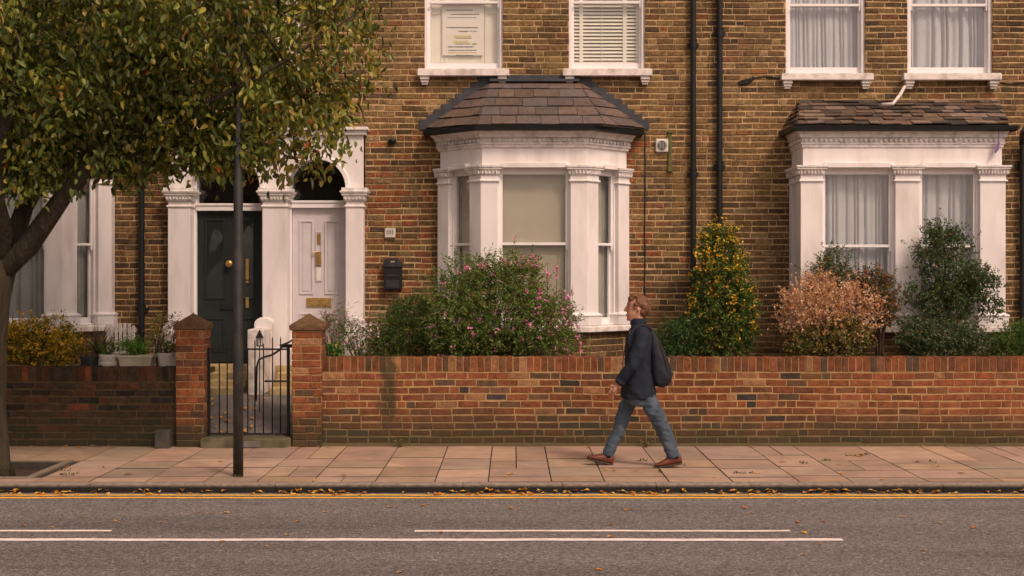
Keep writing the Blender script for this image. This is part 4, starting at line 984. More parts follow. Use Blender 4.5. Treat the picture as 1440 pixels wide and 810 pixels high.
for k, (py, p, q, h) in enumerate(((14.2, 627, 665, .9), (20.4, 634, 674, 1.6), (24.8, 629, 670, .9), (39, 628, 672, 1.7), (44.3, 645, 659, 1.9), (44, 661, 671, 1.0), (54, 641, 664, .9), (62, 640, 662, 1.3), (66, 630, 666, 2.0), (71, 630, 670, 1.5), (78, 641, 665, 1.3))):
    words(b, py, p, q, h, k)
b.box(X(629, 18.145), X(670, 18.145), 18.1385, 18.14, Z(25.2, 18.145), Z(24.6, 18.145)); b.box(X(627, 18.145), X(665, 18.145), 18.1385, 18.14, Z(14.9, 18.145), Z(14.1, 18.145))
b.build('printed_text', M['ink'], t)
b = MB(); b.box(X(638, 18.145), X(663, 18.145), 18.139, 18.14, Z(53.3, 18.145), Z(50, 18.145)); b.box(X(637, 18.145), X(659, 18.145), 18.139, 18.14, Z(61, 18.145), Z(57.5, 18.145)); b.box(X(630, 18.145), X(669, 18.145), 18.139, 18.14, Z(75, 18.145), Z(73.5, 18.145)); b.build('yellow_print', M['yink'], t)
b = MB(); b.loft([[(X(667+3.5*math.cos(k*math.pi/6), 18.145), y, Z(62+1.8*math.sin(k*math.pi/6), 18.145)) for k in range(12)] for y in (18.139, 18.14)]); b.build('green_print', M['gink'], t)

x0, x1, z0, z1, _ = *W2, 0
t = thing('window_shutter', ((x0+x1)/2, 18.165, z0), 'cream louvred shutters with horizontal slats in the upper window right of the poster', 'shutter')
segs = ((x0+.045, lerp(x0, x1, .145)), (lerp(x0, x1, .195), lerp(x0, x1, .72)), (lerp(x0, x1, .775), lerp(x0, x1, .90)))
b = MB()
for a, c in ((x0+.02, x0+.045), (segs[0][1], segs[1][0]), (segs[1][1], segs[2][0]), (segs[2][1], x1-.02)): b.box(a, c, 18.16, 18.19, z0+.03, z1)
for a, c in segs: b.box(a, c, 18.161, 18.189, z0+.03, z0+.13)
b.box((x0+x1)/2-.06, (x0+x1)/2-.052, 18.157, 18.165, z0+.13, z1); b.build('frame', M['board'], t, bevel=.002)
for a, c in segs:
    s = MB(); z = z0+.15
    while z < z1-.03:
        s.add([(a, 18.163, z), (c, 18.163, z), (c, 18.187, z+.032), (a, 18.187, z+.032), (a, 18.169, z-.004), (c, 18.169, z-.004), (c, 18.193, z+.028), (a, 18.193, z+.028)], [(0, 1, 2, 3), (7, 6, 5, 4), (4, 5, 1, 0), (3, 2, 6, 7)]); z += .0472
    s.build('slats', M['board'], t)
b = MB(); b.box(W0[0]+.03, W0[1]-.03, 18.175, 18.185, 4.75, 6.4); tag(b.build('roller_blind', M['board'], loc=(W0[0], 18.175, 4.75)), 'pale blind in the narrow upper window half hidden by tree leaves', 'blind')
# street pole
t = thing('lamp_post', (X(335, 13.3), 13.3, 0), 'tall dark steel lamp post standing on the pavement in front of the gate', 'lamp post')
xl = X(335, 13.3)
b = MB(); b.lathe(xl, 13.3, [(.050, -.02), (.050, 1.35), (.046, 1.38), (.046, 2.85), (.042, 2.88), (.040, 6.0), (.036, 6.05)], 20); b.build('shaft', M['pole'], t, smooth=True)
b = MB(); b.tube([(xl, 13.3, 5.9), (xl, 13.2, 6.25), (xl, 12.9, 6.42), (xl, 12.4, 6.45)], .028, 10); b.build('arm', M['pole'], t, smooth=True)
b = MB(); b.lathe(xl, 12.2, [(.06, 6.40), (.13, 6.42), (.12, 6.47), (.05, 6.52)], 16, sy=2.2); b.build('lamp_head', M['pole'], t, smooth=True)

# ================================================================ vegetation
def nrmz(a): return a/np.maximum(np.linalg.norm(a, axis=1, keepdims=True), 1e-9)
def leaf_mesh(name, pos, axis, L, W, cols, m, parent=None, loc=None, fold=.25, droop=.15, hexa=False):
    n = len(pos); L = np.broadcast_to(L, (n,)); W = np.broadcast_to(W, (n,))
    axis = nrmz(axis); r_ = nrmz(rng.normal(size=(n, 3))); side = nrmz(np.cross(axis, r_)); nor = np.cross(side, axis)
    nor *= np.sign(nor[:, 2:3]+1e-6)
    Lc, Wc = L[:, None], W[:, None]
    if hexa:
        base = pos; tip = pos+axis*Lc-nor*Lc*droop
        l1 = pos+axis*Lc*.30+side*Wc*.5+nor*Wc*fold; l2 = pos+axis*Lc*.68+side*Wc*.42+nor*(Wc*fold-Lc*droop*.4)
        r1 = pos+axis*Lc*.30-side*Wc*.5+nor*Wc*fold; r2 = pos+axis*Lc*.68-side*Wc*.42+nor*(Wc*fold-Lc*droop*.4)
        V = np.stack([base, l1, l2, tip, r2, r1], 1).reshape(-1, 3); k = 6
        idx = np.array([[0, 3, 2, 1], [0, 5, 4, 3]])
    else:
        tip = pos+axis*Lc-nor*Lc*droop; l1 = pos+axis*Lc*.45+side*Wc*.5+nor*Wc*fold; r1 = pos+axis*Lc*.45-side*Wc*.5+nor*Wc*fold
        V = np.stack([pos, l1, tip, r1], 1).reshape(-1, 3); k = 4
        idx = np.array([[0, 3, 2, 1]])
    Fc = (idx[None]+(np.arange(n)*k)[:, None, None]).reshape(-1, 4)
    base_l = np.array(loc if loc is not None else root_loc(parent)); 
    me = bpy.data.meshes.new(name)
    me.vertices.add(len(V)); me.vertices.foreach_set('co', V.astype(np.float32).ravel())
    me.loops.add(Fc.size); me.loops.foreach_set('vertex_index', Fc.astype(np.int32).ravel())
    me.polygons.add(len(Fc)); me.polygons.foreach_set('loop_start', np.arange(0, Fc.size, 4, dtype=np.int32))
    me.update(calc_edges=True)
    ca = me.color_attributes.new('Col', 'FLOAT_COLOR', 'POINT')
    C4 = np.ones((len(V), 4), np.float32); C4[:, :3] = np.repeat(cols, k, axis=0); ca.data.foreach_set('color', C4.ravel())
    return finish(me, name, m, parent, loc, 0, False)
def palette(n, tab, var=.18):
    w_ = np.array([t[0] for t in tab], float); w_ /= w_.sum(); i = rng.choice(len(tab), n, p=w_)
    c = np.array([t[1] for t in tab])[i]
    return np.clip(c*(1+rng.uniform(-var, var, (n, 1)))*(1+rng.uniform(-.08, .08, (n, 3))), 0, 1)
def blob(px, py, d, rx, ry, dy=None, wt=1.0):
    s = FPX/d; return (X(px, d), d, Z(py, d), rx/s, dy if dy else max(rx, ry)/s*.7, ry/s, wt)
def sprigs(blobs, nspr, per, slen, out=.7, up=.35, zmin=-9, gap=.0, inner=.45, rough=.3, nscale=5.0):
    """twigs distributed through lumpy blobs; returns leaf positions, leaf axes, twig ends"""
    w_ = np.array([b[3]*b[5]*b[6] for b in blobs]); w_ /= w_.sum()
    P0 = []; D0 = []
    k = 0
    while len(P0) < nspr and k < nspr*6:
        k += 1
        b_ = blobs[rng.choice(len(blobs), p=w_)]
        v = rng.normal(size=3); v /= np.linalg.norm(v)
        r_ = inner+(1-inner)*rng.uniform()**.6
        nz = mnoise.noise(Vector(tuple(v*2.3+np.array(b_[:3])*3)))
        rr = r_*(1+rough*nz+rough*.6*mnoise.noise(Vector(tuple(v*6+np.array(b_[:3])*2))))
        p = np.array(b_[:3])+v*rr*np.array(b_[3:6])
        if p[2] < zmin: continue
        if gap and mnoise.noise(Vector(tuple(p*nscale))) > .5-gap: continue
        P0.append(p); D0.append(v*out+np.array([0, 0, up])+rng.normal(size=3)*.35)
    P0 = np.array(P0); D0 = nrmz(np.array(D0)); n = len(P0)
    sl = slen*rng.uniform(.5, 1.3, (n, 1))*np.where(rng.uniform(size=(n, 1)) < .07, 2.1, 1.0)
    T = rng.uniform(0, 1, (n, per)); T.sort(axis=1)
    pos = P0[:, None, :]+D0[:, None, :]*(T*sl)[:, :, None]+rng.normal(size=(n, per, 3))*.006
    ax = D0[:, None, :]*.55+nrmz(rng.normal(size=(n*per, 3))).reshape(n, per, 3)*.8
    return pos.reshape(-1, 3), ax.reshape(-1, 3), P0, P0+D0*sl
def stems(root_xyz, ends, par, r0=.014, nb=14, m='twig', seg=5):
    b = MB(); R0 = Vector(root_xyz)
    for e in ends[:nb]:
        e = Vector(tuple(e)); pts = []
        for k in range(seg+1):
            t_ = k/seg; q = R0.lerp(e, t_); q = Vector((lerp(R0.x, e.x, t_**1.3), lerp(R0.y, e.y, t_**1.3), lerp(R0.z, e.z, t_**.85)))
            if 0 < k < seg: q += Vector((rnd(-.02, .02), rnd(-.02, .02), rnd(-.01, .01)))
            pts.append(q)
        b.tube(pts, [lerp(r0, r0*.25, k/seg) for k in range(seg+1)], 6)
    return b.build('stem', M[m], par, smooth=True)

G_MID = [(4, (0.081, 0.136, 0.026)), (3, (0.115, 0.176, 0.034)), (2, (0.047, 0.088, 0.022)), (1.2, (0.189, 0.224, 0.048)), (.5, (.16, .10, .05))]
G_DARK = [(4, (0.041, 0.083, 0.022)), (3, (0.061, 0.112, 0.026)), (2, (0.027, 0.056, 0.017)), (1, (0.101, 0.144, 0.034))]
G_GRN = [(4, (0.068, 0.160, 0.030)), (2, (0.101, 0.224, 0.036)), (2, (0.047, 0.096, 0.024))]
def bush(name, label, cat, blobs, base, nspr, per, slen, L, W, pal, flowers=None, stem=18, group=None, hexa=False, leafname='foliage', **kw):
    t = thing(name, base, label, cat, group)
    pos, ax, p0, p1 = sprigs(blobs, nspr, per, slen, **kw)
    keep = pos[:, 1] > YW+.235 if base[1] > 15.9 else np.ones(len(pos), bool)
    keep &= (pos[:, 1] < YH-.03) | (base[1] < 15)
    pos, ax = pos[keep], ax[keep]; n = len(pos)
    leaf_mesh(leafname, pos, ax, L*rng.uniform(.6, 1.25, n), W*rng.uniform(.7, 1.25, n), np.clip(palette(n, pal)*1.25, 0, .85), M['shrub'], t, hexa=hexa)
    if stem:
        sel = rng.choice(len(p0), min(stem, len(p0)), replace=False); stems(base, p0[sel], t, nb=stem)
    if flowers:
        nf, per_f, fl, fw, fp, fname, side_bias = flowers
        # flowers sit at the outer ends of twigs, on the street side
        cand = [e for e in p1 if e[1] < base[1]+.12 and e[1] > YW+.24]
        cand = np.array(cand); wgt = np.exp(side_bias[0]*(cand[:, 0]-base[0])+side_bias[1]*(cand[:, 2]-base[2])) if isinstance(side_bias, tuple) else np.exp(side_bias*(cand[:, 0]-base[0])); wgt /= wgt.sum()
        c = cand[rng.choice(len(cand), min(nf, len(cand)), replace=False, p=wgt)]
        c = c+np.array([0, -.02, .01])
        q = np.repeat(c, per_f, 0)+rng.normal(size=(len(c)*per_f, 3))*fl*.5
        o = leaf_mesh(fname, q, rng.normal(size=(len(q), 3))+np.array([0, -.6, .4]), fl*rng.uniform(.7, 1.2, len(q)), fw*rng.uniform(.8, 1.2, len(q)), palette(len(q), fp, .12), M['petal'], t)
        o['kind'] = 'stuff'
    return t
GR = .74
PINK = [(3, (.78, .20, .42)), (2, (.85, .38, .52)), (1, (.85, .55, .6))]
YEL = [(3, (.80, .56, .04)), (1.5, (.80, .42, .03)), (.5, (.7, .26, .03))]
# large pink-flowering shrub in front of the middle bay
bush('flowering_shrub', 'large rounded green shrub dotted with pink flowers, below the middle bay window', 'shrub',
     [blob(700, 450, 16.6, 88, 80, .55), blob(652, 412, 16.7, 40, 48, .4), blob(735, 400, 16.6, 30, 36, .35), blob(770, 470, 16.5, 42, 50, .42), blob(640, 470, 16.5, 34, 45, .4), blob(690, 385, 16.7, 22, 24, .3)],
     (X(710, 16.6), 16.6, GR), 4300, 12, .13, .036, .0145, [(4, (0.101, 0.160, 0.034)), (3, (0.149, 0.216, 0.046)), (2, (0.061, 0.104, 0.026)), (1.4, (0.230, 0.272, 0.060)), (.7, (.19, .13, .06))],
     flowers=(150, 6, .034, .026, PINK, 'blossom', .9), stem=30, rough=.45, inner=.3, zmin=.8)
# upright flower spikes rising from its right side
t_ = bpy.data.objects['flowering_shrub']
pp = []; aa = []; sp = MB()
for px, py, h in ((735, 362, 30), (752, 372, 34), (770, 372, 40), (784, 360, 48), (794, 405, 50), (805, 400, 60), (800, 440, 40), (812, 455, 36), (655, 372, 16), (625, 395, 22), (776, 430, 34), (786, 455, 34), (760, 405, 26)):
    x, y, z = P(px, py, 16.5+rnd(-.15, .1)); x0_, z0_ = x+rnd(-.1, .03), z-h/116
    sp = MB(); sp.tube([(x0_, y+.05, z0_-.08), (lerp(x0_, x, .5), y, lerp(z0_, z, .5)), (x, y, z)], [.004, .003, .0015], 5, (.08, .10, .03)); sp.build('flower_spike', M['shrub'], t_)
    for k in range(9):
        s_ = rng.uniform(.35, 1); pp.append((lerp(x0_, x, s_)+rnd(-.012, .012), y+rnd(-.02, .01), lerp(z0_, z, s_)))
pp = np.array(pp); o = leaf_mesh('spike_blossom', np.repeat(pp, 2, 0), rng.normal(size=(len(pp)*2, 3)), .036, .028, palette(len(pp)*2, PINK), M['petal'], t_); o['kind'] = 'stuff'
bush('evergreen_shrub', 'dark green rounded shrub between the white pillar and the pink-flowering shrub', 'shrub',
     [blob(575, 468, 16.9, 48, 46, .4), blob(582, 440, 17.0, 32, 26, .3), blob(545, 490, 16.8, 26, 28, .3), blob(610, 485, 16.8, 28, 30, .3)], (X(575, 16.9), 16.9, GR), 2100, 12, .08, .026, .011,
     [(4, (0.047, 0.088, 0.019)), (2, (0.074, 0.128, 0.024)), (1.4, (0.121, 0.176, 0.029)), (1.5, (0.030, 0.058, 0.017))], stem=10, zmin=.8, inner=.3)
bush('flowering_plant', 'straggly plant with pale pink and white flowers beside the right porch pillar', 'plant',
     [blob(505, 488, 16.6, 30, 26, .25), blob(490, 470, 16.7, 20, 26, .22), blob(530, 480, 16.7, 20, 30, .22)], (X(505, 16.6), 16.6, GR), 430, 8, .14, .032, .011, G_MID,
     flowers=(60, 6, .028, .022, [(2, (.72, .58, .58)), (2, (.62, .25, .4)), (1, (.75, .7, .65))], 'blossom', -.6), stem=16, zmin=.8, up=.9, inner=.2)
bush('ornamental_grass', 'dry brown feathery grass tuft beside the right gate pier', 'grass tuft',
     [blob(468, 472, 16.9, 14, 22, .12)], (X(470, 16.8), 16.8, GR), 60, 14, .2, .11, .006, [(3, (.16, .11, .05)), (2, (0.121, 0.128, 0.036)), (1, (.28, .17, .08))], stem=6, up=1.6, out=.5, zmin=.8)
bush('low_plant', 'low leafy plant with yellow blooms tucked against the right gate pier', 'plant',
     [blob(466, 496, 16.2, 14, 8, .12)], (X(466, 16.2), 16.2, GR), 60, 9, .07, .045, .022, G_GRN, flowers=(10, 4, .022, .018, YEL, 'blossom', 0), stem=5, zmin=.78)
bush('ivy_shrub', 'tall columnar green shrub covered in small yellow blooms beside the drainpipes', 'shrub',
     [blob(1017, 460, 17.2, 42, 52, .38), blob(1018, 405, 17.3, 38, 48, .34), blob(1012, 360, 17.4, 30, 36, .26), blob(1006, 338, 17.4, 15, 16, .16), blob(985, 425, 17.3, 18, 22, .2), blob(1042, 440, 17.2, 20, 50, .25), blob(1025, 332, 17.4, 9, 10, .1)],
     (X(1015, 17.3), 17.3, GR), 2300, 12, .09, .036, .019, [(4, (0.047, 0.096, 0.022)), (3, (0.074, 0.136, 0.026)), (1.5, (0.135, 0.192, 0.036)), (1.2, (.20, .19, .04))],
     flowers=(360, 4, .034, .027, YEL, 'blossom', (0, 2.0)), stem=16, zmin=.8, inner=.35, rough=.5)
bush('low_shrub', 'low dark green shrub behind the wall, left of the columnar yellow-flecked shrub', 'shrub',
     [blob(948, 482, 17.0, 26, 26, .3), blob(968, 472, 17.1, 18, 26, .25), blob(925, 492, 17.0, 16, 16, .2)], (X(950, 17), 17.0, GR), 520, 10, .12, .04, .018, G_DARK, stem=8, zmin=.8, inner=.2)
DRY = [(4, (.60, .33, .17)), (3, (.68, .42, .27)), (2.5, (.44, .23, .09)), (1.2, (.22, .15, .05)), (1.2, (.74, .52, .40))]
bush('hydrangea', 'russet pink autumn hydrangea bush with papery dried heads, left of the square bay pillar', 'shrub',
     [blob(1165, 440, 16.7, 60, 46, .5), blob(1130, 440, 16.7, 34, 38, .35), blob(1200, 440, 16.7, 36, 40, .35), blob(1150, 405, 16.8, 26, 22, .25)],
     (X(1165, 16.7), 16.7, GR), 1500, 8, .13, .030, .021, DRY, stem=34, zmin=1.0, rough=.6, inner=.25, up=.5)
bush('undergrowth_shrub', 'olive green foliage at the foot of the russet hydrangea', 'shrub',
     [blob(1165, 480, 16.55, 52, 26, .35), blob(1200, 470, 16.6, 25, 28, .3), blob(1130, 490, 16.6, 20, 18, .3)], (X(1166, 16.55), 16.55, GR), 620, 9, .10, .042, .017,
     [(3, (0.095, 0.120, 0.024)), (2, (0.216, 0.208, 0.042)), (2, (.30, .18, .06)), (2, (0.047, 0.064, 0.018))], stem=10, zmin=.8, inner=.2)
bush('camellia_shrub', 'slim dark green shrub rising behind the russet hydrangea against the net-curtained pane', 'shrub',
     [blob(1175, 372, 17.0, 20, 22, .2), blob(1160, 392, 17.0, 22, 20, .2), blob(1190, 400, 17.0, 18, 26, .2)], (X(1175, 17), 17.0, GR), 420, 9, .1, .034, .017, [(4, (0.061, 0.088, 0.026)), (2, (0.108, 0.136, 0.036)), (.8, (.28, .13, .07))], stem=10, rough=.4, inner=.2)
bush('berry_shrub', 'rounded bronze-green shrub with orange tips between the hydrangea and the middle bay pillar', 'shrub',
     [blob(1233, 415, 16.9, 28, 32, .3), blob(1222, 400, 16.9, 20, 22, .2), blob(1245, 440, 16.9, 18, 22, .2)], (X(1236, 16.9), 16.9, GR), 750, 9, .09, .030, .017,
     [(4, (.085, .062, .028)), (3, (0.074, 0.088, 0.026)), (2, (.16, .085, .04)), (.5, (.42, .14, .04))], flowers=(22, 3, .03, .024, [(1, (.60, .18, .03))], 'berries', .3), stem=16, rough=.35, inner=.25)
bush('rose_shrub', 'tall dark green shrub with few orange leaves before the right pane of the square bay', 'shrub',
     [blob(1335, 345, 17.0, 26, 26, .22), blob(1322, 330, 17.0, 20, 14, .18), blob(1345, 395, 16.9, 42, 30, .32), blob(1330, 435, 16.9, 40, 34, .35), blob(1375, 400, 16.9, 26, 22, .25), blob(1392, 432, 16.9, 12, 16, .15), blob(1285, 415, 16.9, 9, 16, .12), blob(1300, 365, 17, 12, 22, .14)],
     (X(1335, 16.9), 16.9, GR), 1900, 9, .10, .034, .019, [(4, (0.054, 0.088, 0.029)), (3, (0.084, 0.125, 0.041)), (2, (0.034, 0.054, 0.019)), (.5, (0.149, 0.192, 0.072))], flowers=(26, 3, .032, .024, [(1, (.50, .15, .04)), (1, (.45, .30, .28))], 'autumn_leaves', 0), stem=26, rough=.6, inner=.3)
bush('dense_shrub', 'spreading dark grey-green shrub along the wall below the square bay', 'shrub',
     [blob(1320, 482, 16.5, 56, 26, .4), blob(1290, 470, 16.5, 26, 24, .3), blob(1360, 480, 16.5, 26, 22, .3)], (X(1325, 16.5), 16.5, GR), 1300, 10, .09, .032, .017, [(4, (0.057, 0.096, 0.034)), (3, (0.101, 0.152, 0.060)), (2, (0.034, 0.056, 0.022)), (.5, (.25, .12, .07)), (.4, (.4, .35, .3))], stem=10, zmin=.8, inner=.25)
bush('box_hedge', 'clipped green hedge at the right end of the garden behind the wall', 'hedge',
     [blob(1430, 482, 16.9, 30, 28, .3), blob(1455, 478, 16.9, 30, 30, .3), blob(1405, 488, 16.9, 18, 20, .25)], (X(1430, 16.9), 16.9, GR), 1400, 10, .06, .022, .012, [(3, (0.068, 0.136, 0.024)), (2, (0.115, 0.192, 0.030)), (2, (0.041, 0.072, 0.018))], stem=6, zmin=.8, inner=.4, rough=.15)
# left garden
bush('euonymus_shrub', 'golden yellow-flecked shrub behind the dark wall, beside the tree trunk', 'shrub',
     [blob(60, 485, 16.4, 48, 36, .36), blob(30, 480, 16.4, 28, 32, .3), blob(95, 490, 16.4, 24, 26, .28), blob(-10, 485, 16.4, 40, 34, .3)], (X(50, 16.4), 16.4, .78), 1350, 10, .08, .032, .017,
     [(3, (.09, .13, .028)), (3, (.36, .27, .03)), (2, (.55, .38, .035)), (1.5, (.18, .19, .03)), (.7, (.50, .24, .02))], flowers=(260, 4, .036, .028, YEL, 'blossom', (0, .8)), stem=10, zmin=.82, inner=.35)
t = thing('climbing_shoot', P(90, 500, 16.7), 'thin leafy shoot standing up against the left bay sill', 'plant')
b = MB(); pts = [P(90, 505, 16.7), P(92, 485, 16.7), P(88, 460, 16.7), P(90, 436, 16.7)]; b.tube(pts, [.006, .005, .004, .002], 6); b.build('stem', M['twig'], t)
q = np.array([P(rnd(86, 95), py, 16.7+rnd(-.03, .03)) for py in np.linspace(436, 495, 46)]); leaf_mesh('foliage', q, rng.normal(size=q.shape), .038, .02, palette(len(q), G_MID), M['shrub'], t)
def spiky(name, label, cat, px, py, d, n, ln, wd, pal, base_z, spread=1.0):
    x, y, z = P(px, py, d); t = thing(name, (x, y, z), label, cat)
    v = []; f = []; b = MB()
    for k in range(n):
        a = rnd(0, 6.283); el = rnd(.25, 1.45); l = ln*rnd(.6, 1.1); c = vary(random.choice(pal), .2)
        dx, dy, dz = math.cos(a)*math.cos(el)*spread, math.sin(a)*math.cos(el)*spread, math.sin(el)
        s = Vector((-math.sin(a), math.cos(a), 0))*wd
        p0 = Vector((x, y, z)); p1 = p0+Vector((dx, dy, dz))*l*.55; p2 = p0+Vector((dx*1.05, dy*1.05, dz*.92))*l
        b.add([p0-s*.5, p0+s*.5, p1+s*.6, p1-s*.6, p2], [(0, 1, 2, 3), (3, 2, 4)], c)
    b.build('leaves', M['shrub'], t); return t
def pot(name, label, px0, px1, pyt, pyb, d, m, taper=.8, sy=1.0, zb=None, ribs=False):
    x0, x1, zt = X(px0, d), X(px1, d), Z(pyt, d); zb = zb if zb is not None else .782
    r = (x1-x0)/2; cx = (x0+x1)/2
    t = thing(name, (cx, d, zb), label, 'pot')
    b = MB(); pr = [(r*taper, zb), (r*.94, zt-.035), (r*.94, zt-.03), (r, zt-.028), (r, zt), (r*.9, zt), (r*.86, zt-.03)]
    if ribs: pr = [(r*taper, zb)]+[(lerp(r*taper, r*.96, k/8)*(1.0 if k % 2 else .95), lerp(zb, zt-.03, k/8)) for k in range(1, 8)]+pr[2:]
    b.lathe(cx, d, pr, 28, sy=sy, cap=False); b.build('body', M[m], t, smooth=False)
    s = MB(); s.lathe(cx, d, [(r*.85, zt-.05), (r*.85, zt-.032)], 20, sy=sy); s.build('soil', M['soil'], t)
    return t
pot('plant_pot', 'dark plastic plant pot behind the dark wall, below the spiky plant', 113, 139, 501, 516, 16.1, 'darkpot')
pot('plant_pot', 'small white ribbed plant pot between the dark pot and the cream trough', 139, 168, 498, 516, 16.1, 'whitepot', ribs=True)
pot('plant_pot', 'round white plant pot beside the left gate pier', 221, 249, 496, 516, 16.1, 'whitepot', taper=.7)
x0, x1, zt = X(168, 16.1), X(218, 16.1), Z(499, 16.1)
t = thing('planter_trough', ((x0+x1)/2, 16.1, .782), 'long cream plastic trough planted with bright green leaves', 'planter')
b = MB()
def rr_(a, c, ya, yb, z): return [(a, ya, z), (c, ya, z), (c, yb, z), (a, yb, z)]
b.loft([rr_(x0+.05, x1-.05, 16.02, 16.18, .782), rr_(x0+.012, x1-.012, 15.99, 16.21, zt-.03), rr_(x0, x1, 15.98, 16.22, zt-.028), rr_(x0, x1, 15.98, 16.22, zt), rr_(x0+.015, x1-.015, 15.995, 16.205, zt), rr_(x0+.02, x1-.02, 16.0, 16.2, zt-.03)]); b.build('body', M['cream'], t, bevel=.01)
b = MB(); b.box(x0+.02, x1-.02, 16.0, 16.2, zt-.05, zt-.03); b.build('soil', M['soil'], t)
spiky('cordyline', 'spiky pinkish-brown plant growing above the dark pot', 'plant', 138, 500, 16.4, 70, .40, .016, [(.16, .09, .075), (.24, .14, .11), (.09, .06, .05), (0.162, 0.176, 0.060)], .78)
bush('potted_plant', 'small green plant in the white ribbed pot', 'plant', [blob(153, 492, 16.1, 12, 9, .09)], (X(153, 16.1), 16.1, Z(500, 16.1)), 70, 8, .07, .032, .012, G_MID, stem=4, inner=.1)
bush('leafy_plant', 'bright green feathery plant filling the cream trough', 'plant', [blob(190, 492, 16.1, 20, 9, .09), blob(180, 488, 16.1, 10, 9, .08)], (X(190, 16.1), 16.1, Z(500, 16.1)), 170, 10, .09, .036, .009, [(3, (0.108, 0.272, 0.036)), (2, (0.176, 0.368, 0.054)), (1, (0.068, 0.144, 0.024))], stem=8, inner=.1, up=.8)
bush('tall_weed', 'tall sparse yellowing plant against the brick beside the left drainpipe', 'plant', [blob(220, 480, 16.8, 14, 14, .12), blob(224, 455, 16.8, 11, 9, .08), blob(226, 468, 16.8, 8, 14, .08)], (X(222, 16.8), 16.8, .78), 75, 7, .1, .045, .014, [(3, (.30, .24, .06)), (2, (0.189, 0.224, 0.048)), (1, (.42, .30, .09))], stem=16, inner=.1, up=.7)
bush('mixed_seedlings', 'low green and brown plants in the round white pot by the left gate pier', 'plant', [blob(234, 490, 16.1, 13, 8, .09)], (X(235, 16.1), 16.1, Z(498, 16.1)), 60, 8, .07, .036, .013, [(2, (0.135, 0.160, 0.036)), (2, (.20, .12, .05)), (1, (0.068, 0.112, 0.024))], stem=4, inner=.1)
bush('trailing_plant', 'reddish-brown trailing plant beside the cap of the left gate pier', 'plant', [blob(246, 452, 16.35, 6, 8, .06), blob(243, 462, 16.3, 6, 12, .05)], (X(243, 16.3), 16.3, .78), 34, 8, .07, .026, .013, [(2, (.16, .06, .045)), (1, (.09, .07, .03)), (1, (.30, .14, .11))], stem=6, inner=.1)
# slatted bench
t = thing('garden_bench', (X(172, 17.1), 17.1, .78), 'white slatted garden bench with rounded top corners below the left drainpipe', 'bench')
x0, x1, z0, z1 = X(148, 17.1), X(191, 17.1), Z(505, 17.1), Z(454, 17.1)
n = 7; b = MB()
for k in range(n):
    a = lerp(x0, x1, k/n)+.004; c = lerp(x0, x1, (k+1)/n)-.012; top = z1-(.035 if k == n-1 else .01 if k == n-2 else .0)-(n-1-k)*.003
    b.box(a, c, 17.1, 17.12, z0, top)
b.box(x0, x1, 17.12, 17.14, z1-.12, z1-.06); b.box(x0, x1, 17.12, 17.14, z0+.02, z0+.08); b.build('backrest', M['sill'], t, bevel=.008)
b = MB()
for k in range(4): b.box(x0, x1, 16.72+.09*k, 16.79+.09*k, 1.0, 1.02)
b.build('seat', M['sill'], t, bevel=.004)
for xx in (x0+.02, x1-.05):
    for yy in (16.74, 17.09):
        b = MB(); b.box(xx, xx+.035, yy, yy+.035, .775, 1.0 if yy < 17 else z1-.1); b.build('leg', M['sill'], t)
# weeds at the foot of the wall
for px, lab in ((908, 'small dry weed growing from the paving joint at the wall, behind the pedestrian'), (563, 'tiny weed tuft with a caught orange leaf at the wall foot, left of the pedestrian')):
    bush('weed', lab, 'weed', [blob(px, 624, 15.58, 7, 4, .02)], (X(px, 15.58), 15.58, 0), 16, 6, .045, .026, .009, [(2, (0.135, 0.144, 0.036)), (1, (.35, .18, .04)), (1, (0.068, 0.096, 0.024))], stem=3, inner=.1, up=.8)

q = []
for px, py, k in ((905, 648, 14), (925, 660, 10), (930, 664, 8), (1046, 666, 26), (1160, 648, 12), (1200, 641, 30), (1215, 640, 16), (1130, 652, 10), (960, 655, 6), (1310, 650, 8), (98, 668, 22), (92, 662, 16), (336, 671, 14)):
    d = FPX*EYE/(py-390)
    for _ in range(k): q.append((X(px, d)+rnd(-.07, .07)*(k/20), d+rnd(-.05, .05), .002))
q = np.array(q); tag(leaf_mesh('moss', q, rng.normal(size=q.shape)+np.array([0, 0, .9]), .03, .014, palette(len(q), [(2, (.10, .12, .03)), (1, (.20, .17, .05)), (1, (.06, .07, .03))]), M['shrub'], None, loc=(0, 14, 0)), 'moss and tiny weeds in the paving joints', 'moss', kind='stuff')

